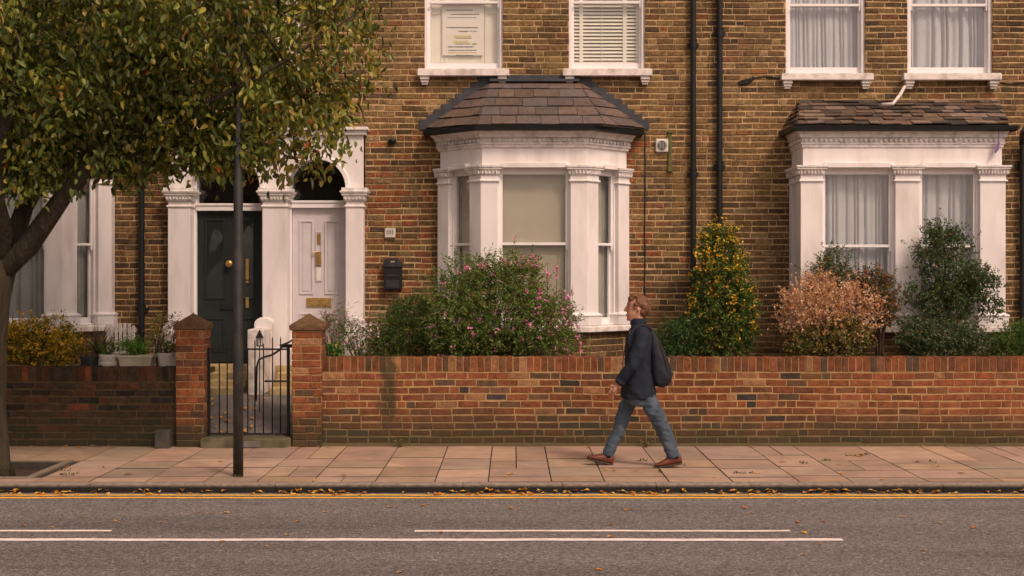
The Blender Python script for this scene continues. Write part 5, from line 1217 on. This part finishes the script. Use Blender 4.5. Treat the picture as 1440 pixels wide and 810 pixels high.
# ---------------------------------------------------------------- street tree
TX, TY = -5.345, 13.9
tree = thing('street_tree', (TX, TY, -.08), 'large street tree with olive and gold autumn crown, standing in a pavement pit', 'tree')
b = MB(); tr = [(TX+.02, TY, -.15), (TX, TY, .05), (TX-.01, TY, .6), (TX+.0, TY, 1.3), (TX+.02, TY, 1.75), (TX+.04, TY, 2.05), (TX+.02, TY, 2.4)]
b.tube(tr, [.27, .22, .19, .185, .205, .25, .20], 18); trunk = b.build('trunk', M['bark'], tree, smooth=True)
limbs = MB()
def limb(pts, r0, r1, mb=limbs, n=10):
    m_ = len(pts); mb.tube(pts, [lerp(r0, r1, k/(m_-1)) for k in range(m_)], n)
F0 = (TX+.02, TY, 1.9)
main = [
    [F0, P(40, 345, 13.8), P(72, 300, 13.7), P(95, 268, 13.6), P(140, 225, 13.5), P(200, 180, 13.4), P(260, 120, 13.4), P(300, 40, 13.4)],
    [F0, P(20, 335, 13.9), P(35, 290, 14.1), P(60, 250, 14.3), P(95, 200, 14.5), P(120, 120, 14.6), P(150, 20, 14.7), P(160, -80, 14.7)],
    [F0, P(8, 330, 13.7), P(-5, 280, 13.4), P(0, 200, 13.2), P(20, 120, 13.0), P(30, 20, 12.9), P(50, -100, 12.9)],
    [F0, P(-40, 320, 13.9), P(-90, 250, 14.0), P(-150, 160, 14.1), P(-220, 60, 14.2), P(-280, -60, 14.2)],
    [F0, P(-25, 300, 14.1), P(-40, 180, 14.3), P(-50, 60, 14.4), P(-40, -120, 14.4), P(-30, -260, 14.3)],
    [P(140, 225, 13.5), P(200, 215, 13.6), P(280, 200, 13.7), P(360, 180, 13.8), P(430, 140, 13.9), P(480, 100, 13.9)],
    [P(200, 180, 13.4), P(280, 150, 13.2), P(360, 110, 13.1), P(440, 60, 13.2), P(500, 20, 13.3)],
    [P(95, 200, 14.5), P(180, 150, 14.6), P(260, 110, 14.7), P(350, 60, 14.7), P(430, -10, 14.6)],
]
rads = [(.13, .03), (.12, .02), (.10, .02), (.10, .02), (.13, .02), (.035, .008), (.035, .008), (.035, .008)]
for pts, (r0, r1) in zip(main, rads): limb(pts, r0, r1)
# crown outline in the plane of the tree (metres), as it stands over the pavement
OUT = [(-330, 60), (-300, 190), (-180, 255), (-60, 262), (0, 232), (35, 262), (60, 280), (92, 262), (130, 230), (165, 252), (195, 248), (240, 218), (285, 232), (330, 235), (365, 221), (400, 231), (428, 247), (455, 227), (480, 207), (500, 164), (518, 136), (530, 104), (538, 88), (532, 50), (518, 5), (505, -40), (470, -130), (400, -220), (280, -310), (120, -350), (-60, -330), (-230, -230), (-320, -90)]
OUT = [(X(px, 13.8), Z(py, 13.8)) for px, py in OUT]
def inside(x, z):
    c = False; n = len(OUT); j = n-1
    for i in range(n):
        xi, zi = OUT[i]; xj, zj = OUT[j]
        if (zi > z) != (zj > z) and x < (xj-xi)*(z-zi)/(zj-zi)+xi: c = not c
        j = i
    return c
def edge_dist(x, z):
    return min(math.hypot(x-a, z-c) for a, c in OUT)
ends = []
tries = 0
ctr = Vector((X(110, 13.8), 13.8, Z(-30, 13.8)))
while len(ends) < 1080 and tries < 30000:
    tries += 1
    x = rnd(OUT[0][0]-.1, X(560, 13.8)); z = rnd(Z(290, 13.8), Z(-360, 13.8))
    if not inside(x, z): continue
    vis = z < Z(-30, 13.8) and x > X(-40, 13.8)
    if not vis and random.random() < .74: continue
    e = edge_dist(x, z); half = min(1.45, .3+e*.95)
    y = 13.8+half*(rnd(-1, 1) if random.random() < .5 else random.choice((-1, 1))*rnd(.55, 1))
    if y < 11.9: y = 11.9+rnd(0, .3)
    if x > X(390, 13.8) and random.random() < .62: continue
    if mnoise.noise(Vector((x*1.6, y*1.6, z*1.6))) > .27: continue
    ends.append(Vector((x, y, z)))
# secondary branches reach from the limbs to the twig clusters
nodes = [Vector(q) for pts in main for a, c in zip(pts[:-1], pts[1:]) for q in (Vector(a), Vector(a).lerp(Vector(c), .5))]
twigs = MB(); nn_ = [q for q in nodes if q.z > 2.6]
for k, e in enumerate(ends):
    if k % 3: continue
    q = min(nn_, key=lambda v: (v-e).length+(2 if v.z > e.z+.3 else 0))
    L_ = (e-q).length
    mid_ = q.lerp(e, .5)+Vector((rnd(-.1, .1), rnd(-.1, .1), .08*L_))
    limbs.tube([q, q.lerp(mid_, .6), mid_, e], [.006+.010*min(L_, 1.5), .012, .008, .003], 5)
    if random.random() < .4: nn_.append(mid_)
limbs.build('branches', M['bark'], tree, smooth=True)
E = np.array([tuple(e) for e in ends]); per = 40
D = nrmz(rng.normal(size=E.shape)*np.array([1, 1, .5])+np.array([.1, 0, -.25]))
T = rng.uniform(-.5, .8, (len(E), per))
pos = E[:, None]+D[:, None]*(T*.30)[:, :, None]+rng.normal(size=(len(E), per, 3))*np.array([.085, .085, .07])
ax = D[:, None]*.5+rng.normal(size=(len(E), per, 3))*.55+np.array([0, 0, -.75])
pos = pos.reshape(-1, 3); ax = ax.reshape(-1, 3)
n = len(pos)
gold = 1/(1+np.exp(-(pos[:, 0]-X(390, 13.8))*1.6))*.42+.10
gold += np.repeat(rng.uniform(-.15, .2, len(E)), per)
A_ = palette(n, [(4, (.085, .112, .018)), (3, (.125, .142, .022)), (2, (.048, .066, .014)), (1, (.17, .165, .026))])
B_ = palette(n, [(3, (.23, .19, .028)), (2, (.30, .235, .035)), (2.5, (.17, .165, .025)), (.5, (.24, .125, .025)), (.04, (.45, .09, .02))])
cols = np.clip(np.where((rng.uniform(size=n) < gold)[:, None], B_*1.35, A_*1.45)*np.repeat(rng.uniform(.6, 1.35, len(E)), per)[:, None], 0, .8)
leaf_mesh('crown', pos, ax, rng.uniform(.05, .112, n), rng.uniform(.027, .053, n), cols, M['leaf'], tree, hexa=True, fold=.22, droop=.2)

# ================================================================ the pedestrian
PD = 14.0
def q_(px, py, dy=0.0): return Vector((X(px, PD), PD+dy, Z(py, PD)))
def sect(mb, rows, n=20, sq=2.3):
    """horizontal slices: (py, px_front, px_back, half_width[, y_shift])"""
    rings = []
    for r in rows:
        py, a, c, hw = r[:4]; ys = r[4] if len(r) > 4 else 0; z = Z(py, PD); x0, x1 = X(a, PD), X(c, PD); xc, rx = (x0+x1)/2, (x1-x0)/2
        ring = []
        for k in range(n):
            t = 2*math.pi*k/n; cx, sy = math.cos(t), math.sin(t)
            ring.append((xc+rx*math.copysign(abs(cx)**(2/sq), cx), PD+ys+hw*math.copysign(abs(sy)**(2/sq), sy), z))
        rings.append(ring)
    if rings[0][0][2] > rings[-1][0][2]: rings.reverse()
    mb.loft(rings)
def ball(mb, c, rx, ry, rz, n=14):
    rings = []
    for j in range(1, n):
        t = math.pi*j/n; z = c[2]-rz*math.cos(t); s = math.sin(t)
        rings.append([(c[0]+rx*s*math.cos(2*math.pi*k/n), c[1]+ry*s*math.sin(2*math.pi*k/n), z) for k in range(n)])
    mb.loft(rings)
def remeshed(mb, name, m, parent, vox=.007, smooth=3, disp=None, loc=None):
    me = bpy.data.meshes.new('tmp'); me.from_pydata(mb.v, [], mb.f); me.update()
    o = bpy.data.objects.new('tmp', me); COL.objects.link(o)
    r = o.modifiers.new('r', 'REMESH'); r.mode = 'VOXEL'; r.voxel_size = vox
    s = o.modifiers.new('s', 'SMOOTH'); s.iterations = smooth; s.factor = .5
    dg = bpy.context.evaluated_depsgraph_get(); ev = o.evaluated_get(dg)
    out = bpy.data.meshes.new_from_object(ev); out.name = name
    bpy.data.objects.remove(o); bpy.data.meshes.remove(me)
    if disp:
        nv = len(out.vertices); co = np.zeros(nv*3); out.vertices.foreach_get('co', co); co = co.reshape(-1, 3)
        no = np.zeros(nv*3); out.vertices.foreach_get('normal', no); no = no.reshape(-1, 3)
        d = np.array([disp(*c) for c in co]); co += no*d[:, None]; out.vertices.foreach_set('co', co.ravel()); out.update()
    out.materials.clear()
    return finish(out, name, m, parent, loc, 0, True)
M['skin'] = mat('skin', (.46, .235, .16), rough=.5, var=.05, scale=20, bump=.05, spec=.35)
M['hair'] = mat('auburn_hair', (.15, .062, .024), rough=.5, var=.35, scale=60, bump=1.0, bscale=60, stretch=(.6, 2.5, 1.6), spec=.4)
M['jacket'] = mat('navy_jacket_cloth', (.013, .019, .031), rough=.8, var=.15, scale=10, bump=.3, bscale=250, spec=.25)
M['jeans'] = mat('blue_grey_denim', (.058, .082, .112), rough=.85, var=.18, scale=7, bump=.35, bscale=300, dirt=(.14, .18, .225), dscale=9, damount=.6)
M['shoe'] = mat('brown_leather', (.13, .032, .018), rough=.45, var=.25, scale=18, bump=.15, spec=.5)
M['sole'] = mat('shoe_sole', (.055, .04, .032), rough=.8, var=.2)
M['bag'] = mat('black_backpack_nylon', (.010, .012, .020), rough=.65, var=.2, scale=12, bump=.3, bscale=200, spec=.35)
M['eye'] = mat('eye', (.03, .02, .018), rough=.2, var=0, bump=0)

person = thing('person', (X(895, PD), PD, 0), 'pedestrian walking left along the pavement in navy jacket, jeans and brown shoes', 'person')
# leg joints: front = far (right) leg, rear = near (left) leg
FARL = [(q_(893, 556, .085), .085), (q_(882.5, 572, .09), .080), (q_(876.5, 590, .09), .073), (q_(872, 607, .09), .064), (q_(864.5, 622, .09), .060), (q_(856.5, 637, .09), .057), (q_(855.5, 642, .09), .058)]
NEAR = [(q_(906, 556, -.085), .09), (q_(916, 572, -.09), .088), (q_(924.5, 588, -.09), .083), (q_(932, 604, -.09), .075), (q_(939, 620, -.09), .068), (q_(944.5, 636, -.09), .064), (q_(946, 641.5, -.09), .066)]
# --- body: one continuous figure (head, neck, trunk, arms, hands, legs)
b = MB()
sect(b, [(417.5, 893, 903, .040), (419.2, 888, 907, .058), (422, 883.8, 909.5, .070), (427, 881.8, 910.5, .073), (430, 882.2, 910.5, .073), (434, 881.6, 909.5, .071), (438, 881.6, 907, .068), (441, 881.0, 906, .067),
         (444, 881.2, 904, .062), (447, 881.8, 902, .056), (449.5, 881.6, 899, .047), (451.2, 883.5, 896, .036)], sq=2.1)
b.tube([q_(881.8, 430), q_(878.9, 435.5), q_(880.6, 438)], [.009, .0145, .008], 8)      # nose
ball(b, q_(878.4, 436.6), .010, .012, .008, 8)
ball(b, q_(881.2, 441.6), .009, .022, .005, 8); ball(b, q_(881.4, 444), .009, .020, .006, 8)  # lips
ball(b, q_(883, 449.3), .016, .022, .013, 8)                                               # chin
ball(b, q_(883, 427.6), .014, .055, .008, 8)                                               # brow
for sy in (-1, 1): ball(b, q_(896.5, 435, sy*.078), .016, .014, .028, 10)
b.tube([q_(896.5, 443), q_(897, 452), q_(898, 462), q_(898, 475)], [(.060), .058, .064, .08], 14)
sect(b, [(462, 888, 910, .12), (468, 885, 913, .18), (480, 883, 914, .185), (500, 881, 913, .16), (520, 881, 914, .15), (540, 880, 916, .165), (560, 882, 916, .16)])
ARM_N = [q_(899, 470, -.17), q_(895, 490, -.215), q_(886, 511, -.24), q_(876, 526, -.225), q_(866.5, 539, -.20)]
ARM_F = [q_(900, 470, .17), q_(907, 490, .21), q_(914, 508, .225), q_(915, 525, .215), q_(912, 541, .20)]
for A_ in (ARM_N, ARM_F): b.tube(A_, [.055, .048, .040, .034, .027], 12)
for Lg in (FARL, NEAR): b.tube([p for p, r in Lg]+[Lg[-1][0]+Vector((0, 0, -.03))], [r*.8 for p, r in Lg[:-2]]+[.038, .036, .036], 12)
def hand(b, wrist, dirv, side):
    """relaxed hand: palm, four curled fingers of unequal length, thumb from the palm's side"""
    d = dirv.normalized(); fwd = Vector((-1, 0, -.15)).normalized(); pal = fwd.cross(d).normalized(); fwd = d.cross(pal).normalized()
    if fwd.x > 0: fwd = -fwd
    inn = Vector((0, side, 0))
    b.tube([wrist-d*.02, wrist+d*.02, wrist+d*.055, wrist+d*.088], [(.024, .024), (.026, .032), (.02, .040), (.016, .036)], 12)
    b.tube([wrist+d*.02, wrist+d*.05+fwd*.008, wrist+d*.085+fwd*.002], [.018, .022, .018], 8); b.tube([wrist+d*.03-fwd*.012, wrist+d*.085-fwd*.018], [.016, .015], 8)
    for k, (L, off) in enumerate(((.070, .030), (.078, .011), (.072, -.009), (.056, -.027))):
        r0 = wrist+d*.083+fwd*off; j1 = r0+(d*.9+inn*.25)*L*.42; j2 = j1+(d*.65+inn*.7-fwd*.1)*L*.32; j3 = j2+(d*.25+inn*.9-fwd*.15)*L*.26
        b.tube([r0-d*.02, r0, j1, j2, j3], [.009, .0095, .0088, .0078, .006], 7)
    t0 = wrist+d*.025+fwd*.026; b.tube([t0-fwd*.012, t0+(d*.5+fwd*.6)*.030, t0+(d*.85+fwd*.5+inn*.3)*.058, t0+(d*1.0+fwd*.25+inn*.5)*.080], [.013, .0125, .0105, .008], 7)
hand(b, ARM_N[-1], Vector((-.55, .08, -.8)), 1); hand(b, ARM_F[-1], Vector((-.25, -.05, -1)), -1)
remeshed(b, 'body', M['skin'], person, vox=.0048, smooth=2)
# eyes
for sy in (-1, 1):
    e = MB(); ball(e, q_(883.9, 431.2, sy*.036), .009, .012, .006, 8); e.build('eye', M['eye'], person, smooth=True)
    e = MB(); e.tube([q_(882.2, 427.2, sy*.02), q_(882.9, 426.6, sy*.04), q_(885.6, 427.4, sy*.058)], .0035, 6); e.build('eyebrow', M['hair'], person)
# hair: cap swept back, fringe lifting off the forehead, thick over the nape
h = MB()
ball(h, q_(900, 426.5), .097, .086, .088, 16); ball(h, q_(905.5, 431), .070, .084, .095, 16); ball(h, q_(903, 438), .058, .078, .060, 14); ball(h, q_(891, 421), .050, .066, .040, 12)
for k, (px, py, y) in enumerate(((884, 419.5, -.03), (884.5, 418.5, .01), (886, 420, -.05), (885.5, 419.5, .04), (888, 417.5, -.02))): h.tube([q_(896, 417, y), q_(889, 416.6, y), q_(px, py+1.2, y*1.2), q_(px-.5, py+4.2, y*1.3)], [.026, .022, .014, .006], 8)
for sy in (-1, 1): h.tube([q_(893, 426, sy*.078), q_(891.5, 432, sy*.078), q_(891.8, 436, sy*.076)], [.02, .014, .006], 8)
for k in range(14):
    a = rnd(-1, 1); h.tube([q_(908, 422, a*.06), q_(914.2, 430+rnd(-2, 2), a*.05), q_(912+rnd(-1, 1.5), 440+rnd(-2, 2), a*.06)], [.014, .012, .005], 6)
hv = lambda x, y, z: .0045*mnoise.noise(Vector((x*16+z*22, y*38, z*22)))+.004*mnoise.noise(Vector((x*30+z*40, y*80, z*30)))
hair = remeshed(h, 'hair', M['hair'], person, vox=.0048, smooth=1, disp=hv)
# carve the face out of the hair cap: drop vertices in front of the hairline
import bmesh
bm = bmesh.new(); bm.from_mesh(hair.data); L0 = root_loc(person)
def in_face(co):
    px = 720+(co.x+L0.x)*FPX/PD; py = 390-(co.z+L0.z-EYE)*FPX/PD
    line = 888 if py < 427 else 889.5 if py < 431 else 891 if py < 437 else 897
    if abs(co.y) < .06: line = 889 if py > 424 else 0
    ear = abs(px-896.5) < 2.3 and 431.5 < py < 439 and abs(co.y) > .05
    return (px < line and py > 423.5) or ear
bmesh.ops.delete(bm, geom=[v for v in bm.verts if in_face(v.co)], context='VERTS'); bm.to_mesh(hair.data); bm.free()
# --- jacket
def ridge(x, y, z): return .5-abs(mnoise.noise(Vector((x, y, z))))*1.6
def folds(x, y, z): return .009*ridge(x*8+z*5, y*6, z*8-x*4)+.010*mnoise.noise(Vector((x*6+z*3, y*7, z*4)))+.006*mnoise.noise(Vector((x*13+z*9, y*14, z*7)))
j = MB()
sect(j, [(449.5, 887.5, 907.5, .078), (452, 886.5, 908.5, .082), (457, 886, 910, .095), (460.5, 886, 912, .125), (464, 885.5, 914, .165), (470, 883.5, 916, .195), (480, 881, 917.5, .20), (495, 879.5, 917, .19), (510, 878.5, 917, .182), (525, 877, 918.5, .182), (540, 875.5, 920.5, .188), (552, 874.5, 922.5, .193), (559.5, 874, 923.5, .192)], n=28)
j.tube([q_(901, 464, -.13), q_(900.5, 471, -.18), q_(897, 488, -.22), q_(889.5, 506, -.245), q_(885, 513, -.248), q_(876.5, 525, -.232), q_(869.2, 535.5, -.208)], [.060, .074, .071, .066, .064, .056, .047], 16)
j.tube([q_(901, 464, .13), q_(901, 471, .18), q_(907, 490, .215), q_(914, 508, .225), q_(915, 525, .215), q_(913, 537, .205)], [.060, .072, .068, .060, .054, .047], 14)
jk = remeshed(j, 'jacket', M['jacket'], person, vox=.0075, smooth=3, disp=folds)
c = MB(); sect(c, [(447.5, 888, 908, .079), (449, 887, 908.5, .083), (455, 886, 910, .092)], n=24); remeshed(c, 'collar', M['jacket'], jk, vox=.006, smooth=1)
c = MB(); c.tube([q_(871.5, 532.3, -.214), q_(868.2, 537, -.205)], [.0545, .0525], 18); c.build('cuff', M['jacket'], jk, smooth=True)
c = MB(); c.tube([q_(877.5, 470, 0)-Vector((-.04, 0, 0)), q_(876.8, 500), q_(874.6, 530), q_(873, 557)], .004, 6); c.build('zip', M['pole'], jk)
# --- trousers
def jf(x, y, z): return .008*ridge(x*7-z*7, y*6, z*13+x*9)+.009*mnoise.noise(Vector((x*9+z*7, y*6, z*14)))+.006*mnoise.noise(Vector((x*18, y*12+z*8, z*30)))
tr_ = MB()
sect(tr_, [(544, 880, 917, .165), (556, 879, 920, .172), (564, 879, 922, .172), (569, 882, 921, .16)], n=22)
for Lg in (FARL, NEAR):
    tr_.tube([p for p, r in Lg], [(r*1.0, r*1.06) for p, r in Lg], 16)
remeshed(tr_, 'trousers', M['jeans'], person, vox=.0075, smooth=2, disp=jf)
# --- shoes: sections along the foot
def shoe(name, toe, heel, yc, pitch, label=None):
    """toe and heel in world x; sole touches the ground at the heel (pitch>0) or at the toe (pitch<0)"""
    L = heel-toe
    secs = [(0.0, .012, .030, .018), (.04, .004, .046, .034), (.14, 0, .056, .045), (.30, 0, .066, .050), (.45, 0, .084, .046), (.60, 0, .105, .042), (.74, 0, .118, .040), (.88, 0, .122, .038), (.96, .002, .112, .032), (1.0, .008, .085, .020)]
    def rot(u, z):
        x = toe+u*L; 
        if pitch > 0: px_, s = (heel-.03, 1)
        else: px_, s = (toe+.07, 1)
        dx = x-px_; a = R(pitch); return (px_+dx*math.cos(a)+z*math.sin(a), max(-dx*math.sin(a)+z*math.cos(a), -1))
    def ring(u, zb, zt, hw, grow=0):
        r_ = []
        for k in range(14):
            t = 2*math.pi*k/14; c_, s_ = math.cos(t), math.sin(t); zz = (zb+zt)/2+(zt-zb)/2*math.copysign(abs(s_)**.75, s_); x, z = rot(u, zz)
            r_.append((x, PD+yc+(hw+grow)*math.copysign(abs(c_)**.8, c_), z))
        return r_
    u_ = MB(); u_.loft([ring(a, zb+.016, zt, hw) for a, zb, zt, hw in secs]); o = u_.build('shoe', M['shoe'], person, smooth=True); tag(o, label)
    s_ = MB(); s_.loft([ring(a, zb, zb+.022, hw, .005) for a, zb, zt, hw in secs]); s_.build('sole', M['sole'], o, smooth=False)
    l_ = MB()
    for k in range(4):
        u = .42+.06*k; x, z = rot(u, .078+.018*k); l_.tube([(x, PD+yc-.02, z), (x+.002, PD+yc, z+.008), (x, PD+yc+.02, z)], .0035, 5)
    l_.build('laces', M['iron'], o)
    return o
shoe('shoe', X(823.5, PD+.09), X(861.5, PD+.09), .09, 14)
shoe('shoe', X(920.5, PD-.09), X(960, PD-.09), -.09, -9)
sk = MB(); sk.tube([q_(855.5, 636, .09), q_(856, 645, .09)], .043, 12); sk.tube([q_(946.5, 634, -.09), q_(949, 643, -.09)], .045, 12); sk.build('socks', M['jacket'], person, smooth=True)
# --- backpack
bp_ = thing('backpack', (X(928, PD), PD, Z(543, PD)), 'soft black teardrop backpack worn on the back of the walking pedestrian', 'backpack')
k_ = MB()
sect(k_, [(462, 911, 915, .05), (465, 910.5, 918.5, .085), (472, 910.5, 923.5, .115), (482, 910.5, 929, .135), (495, 911, 934.5, .15), (508, 911.5, 939, .157), (520, 912, 942.8, .16), (530, 913, 944.8, .16), (537, 914.5, 943.5, .152), (541.5, 918, 939, .125), (543.5, 922, 934, .09)], n=24, sq=2.5)
remeshed(k_, 'bag', M['bag'], bp_, vox=.008, smooth=3, disp=lambda x, y, z: .009*ridge(x*7+z*3, y*8, z*3.5)+.008*mnoise.noise(Vector((x*5, y*7, z*3.5)))+.005*mnoise.noise(Vector((x*14, y*11, z*6))))
for sy in (-1, 1):
    s_ = MB(); s_.tube([q_(914, 466, sy*.085), q_(909, 459.5, sy*.10), q_(903, 457.4, sy*.115), q_(896, 459.5, sy*.125), q_(889.5, 464.5, sy*.135), q_(884.5, 474, sy*.15), q_(884, 486, sy*.15), q_(889, 498, sy*.13)], [(.024, .007)]*8, 8)
    s_.build('strap', M['bag'], bp_, smooth=True)
s_ = MB(); s_.tube([q_(911, 463, -.03), q_(912, 457.5, -.02), q_(912, 457.5, .02), q_(911, 463, .03)], .008, 8); s_.build('handle', M['bag'], bp_, smooth=True)
s_ = MB(); s_.tube([q_(925, 476, -.128), q_(932, 500, -.148), q_(937, 520, -.150)], .005, 6); s_.build('zip', M['pole'], bp_)
s_ = MB(); s_.box(X(942, PD), X(946, PD), PD-.05, PD-.03, Z(529, PD), Z(523, PD)); s_.build('tag', M['darkpot'], bp_)

# ================================================================ fallen leaves
FL = [(3, (.55, .27, .04)), (2, (.62, .36, .06)), (2, (.45, .17, .035)), (1, (.30, .12, .035)), (1, (.60, .42, .14))]
def one_leaf(mb, x, y, z, L, a, c, curl=.3):
    W = L*rnd(.5, .75); ca, sa = math.cos(a), math.sin(a); tilt = rnd(-.3, .3)
    v = []
    for u, s_, h in ((-.5, 0, .0), (-.25, .42, .14), (.1, .5, .2), (.35, .28, .12), (.55, 0, .05), (.35, -.28, .14), (.1, -.5, .22), (-.25, -.42, .12), (0, 0, .03)):
        dx, dy = u*L, s_*W; hh = max(0, h*L*curl*rnd(.6, 1.6)+dx*tilt*.4+abs(tilt)*L*.2)
        v.append((x+dx*ca-dy*sa, y+dx*sa+dy*ca, z+.004+hh))
    mb.add(v, [(0, 8, 2, 1), (8, 4, 3, 2), (0, 7, 6, 8), (8, 6, 5, 4)], c)
    mb.tube([v[0], (v[0][0]-ca*L*.3, v[0][1]-sa*L*.3, z+.006)], .0015, 4, c)
b = MB()
for _ in range(640):
    x = rnd(-8, 8)
    if mnoise.noise(Vector((x*1.3, 0, 5)))+.10*mnoise.noise(Vector((x*6, 2, 5))) < rnd(-.6, .3)-(-.1 if x < 1 else .12): continue
    y = YK-.02-abs(rnd(0, 1)**2)*.14; one_leaf(b, x, y, ZR+(rnd(0, .03) if y > YK-.06 else 0), rnd(.035, .075), rnd(0, 6.28), pick(FL), 1.0)
tag(b.build('leaf_litter', M['fallen'], loc=(0, YK-.06, ZR)), 'drift of orange autumn leaves along the gutter', 'leaves', kind='stuff')
b = MB()
for _ in range(240):
    x = rnd(-7, 7)
    if mnoise.noise(Vector((x*1.1, 9, 5))) < rnd(-.1, .5): continue
    one_leaf(b, x, YW-.03-rnd(0, 1)**3*.2, .003, rnd(.02, .06), rnd(0, 6.28), pick(FL+[(2, (.2, .16, .08)), (2, (.12, .09, .05))]), .8)
for _ in range(40):
    one_leaf(b, rnd(-4.1, -3.0), rnd(15.95, 16.8), .1+.02, rnd(.04, .07), rnd(0, 6.28), pick(FL), .8)
for v_i in range(len(b.v)):
    x, y, z = b.v[v_i]
    if y > 15.9: b.v[v_i] = (x, y, z+(y-15.95)*.381)
tag(b.build('leaf_litter', M['fallen'], loc=(0, YW-.1, 0)), 'scattered dead leaves along the wall foot and on the path inside the gate', 'leaves', kind='stuff')
LEAVES = []
def where(px):
    for lim, w_ in ((60, 'under the tree trunk'), (200, 'in front of the dark wall'), (300, 'in front of the left pier'), (335, 'just left of the lamp post'), (400, 'just right of the lamp post'), (470, 'in front of the right pier'),
                    (600, 'in front of the evergreen shrub'), (700, 'in front of the pink-flowering shrub'), (815, 'in front of the middle bay'), (905, 'in front of the pedestrian'), (965, "behind the pedestrian"), (1080, 'in front of the yellow-flecked shrub'),
                    (1220, 'in front of the russet hydrangea'), (1380, 'in front of the square bay')):
        if px < lim: return w_
    return 'near the right edge'
def leaf_obj(px, py, z, L, surface, group):
    d = FPX*(EYE-z)/(py-390); x = X(px, d); m_ = MB(); k = random.choice(((.55, .27, .04, 'orange'), (.62, .38, .06, 'yellow'), (.45, .17, .035, 'russet'), (.30, .14, .05, 'brown')))
    one_leaf(m_, x, d, z, L, rnd(0, 6.28), vary(k[:3]), .7)
    LEAVES.append([m_.build('fallen_leaf', M['fallen'], loc=(x, d, z)), px, '%s leaf on the %s %s' % (k[3], surface, where(px)), group])
for px, py in ((161, 734), (404, 753), (33, 740), (318, 722), (298, 723), (282, 722), (457, 721), (419, 734), (227, 735), (376, 769), (313, 762), (116, 727), (548, 714), (595, 712), (620, 750), (718, 716), (858, 756), (880, 718), (889, 717), (858, 739), (563, 806), (842, 802), (1047, 715), (1056, 723), (1122, 735), (1155, 766), (1130, 781), (1159, 734), (1268, 728), (1322, 736), (1370, 743), (1239, 716), (1131, 750), (1300, 775), (73, 742)):
    leaf_obj(px, py, ZR, rnd(.04, .07), 'road near the kerb' if py < 730 else 'road behind the white lines' if py < 744 else 'road by the white lines' if py < 765 else 'foreground road', 'fallen leaves scattered on the road')
for px, py in ((180, 667), (147, 658), (95, 657), (310, 650), (444, 676), (565, 658), (483, 670), (713, 671), (718, 667), (852, 661), (863, 663), (894, 662), (1005, 672), (1110, 664), (1062, 666), (1180, 654), (1183, 666), (1240, 676), (1318, 656), (1352, 666), (1290, 650), (940, 643), (1100, 650), (1210, 642), (827, 630)):
    leaf_obj(px, py, .003, rnd(.045, .08), 'pavement close to the wall' if py < 655 else 'pavement', 'fallen leaves scattered on the pavement')
LEAVES.sort(key=lambda q: q[1])
for i_, (o, px, lab, grp) in enumerate(LEAVES):
    same = [q for q in LEAVES if q[2] == lab]
    if len(same) > 1: lab = ('leftmost ', 'second ', 'third ', 'fourth ')[min(3, [q[0] for q in same].index(o))]+lab
    tag(o, lab, 'leaf', grp)
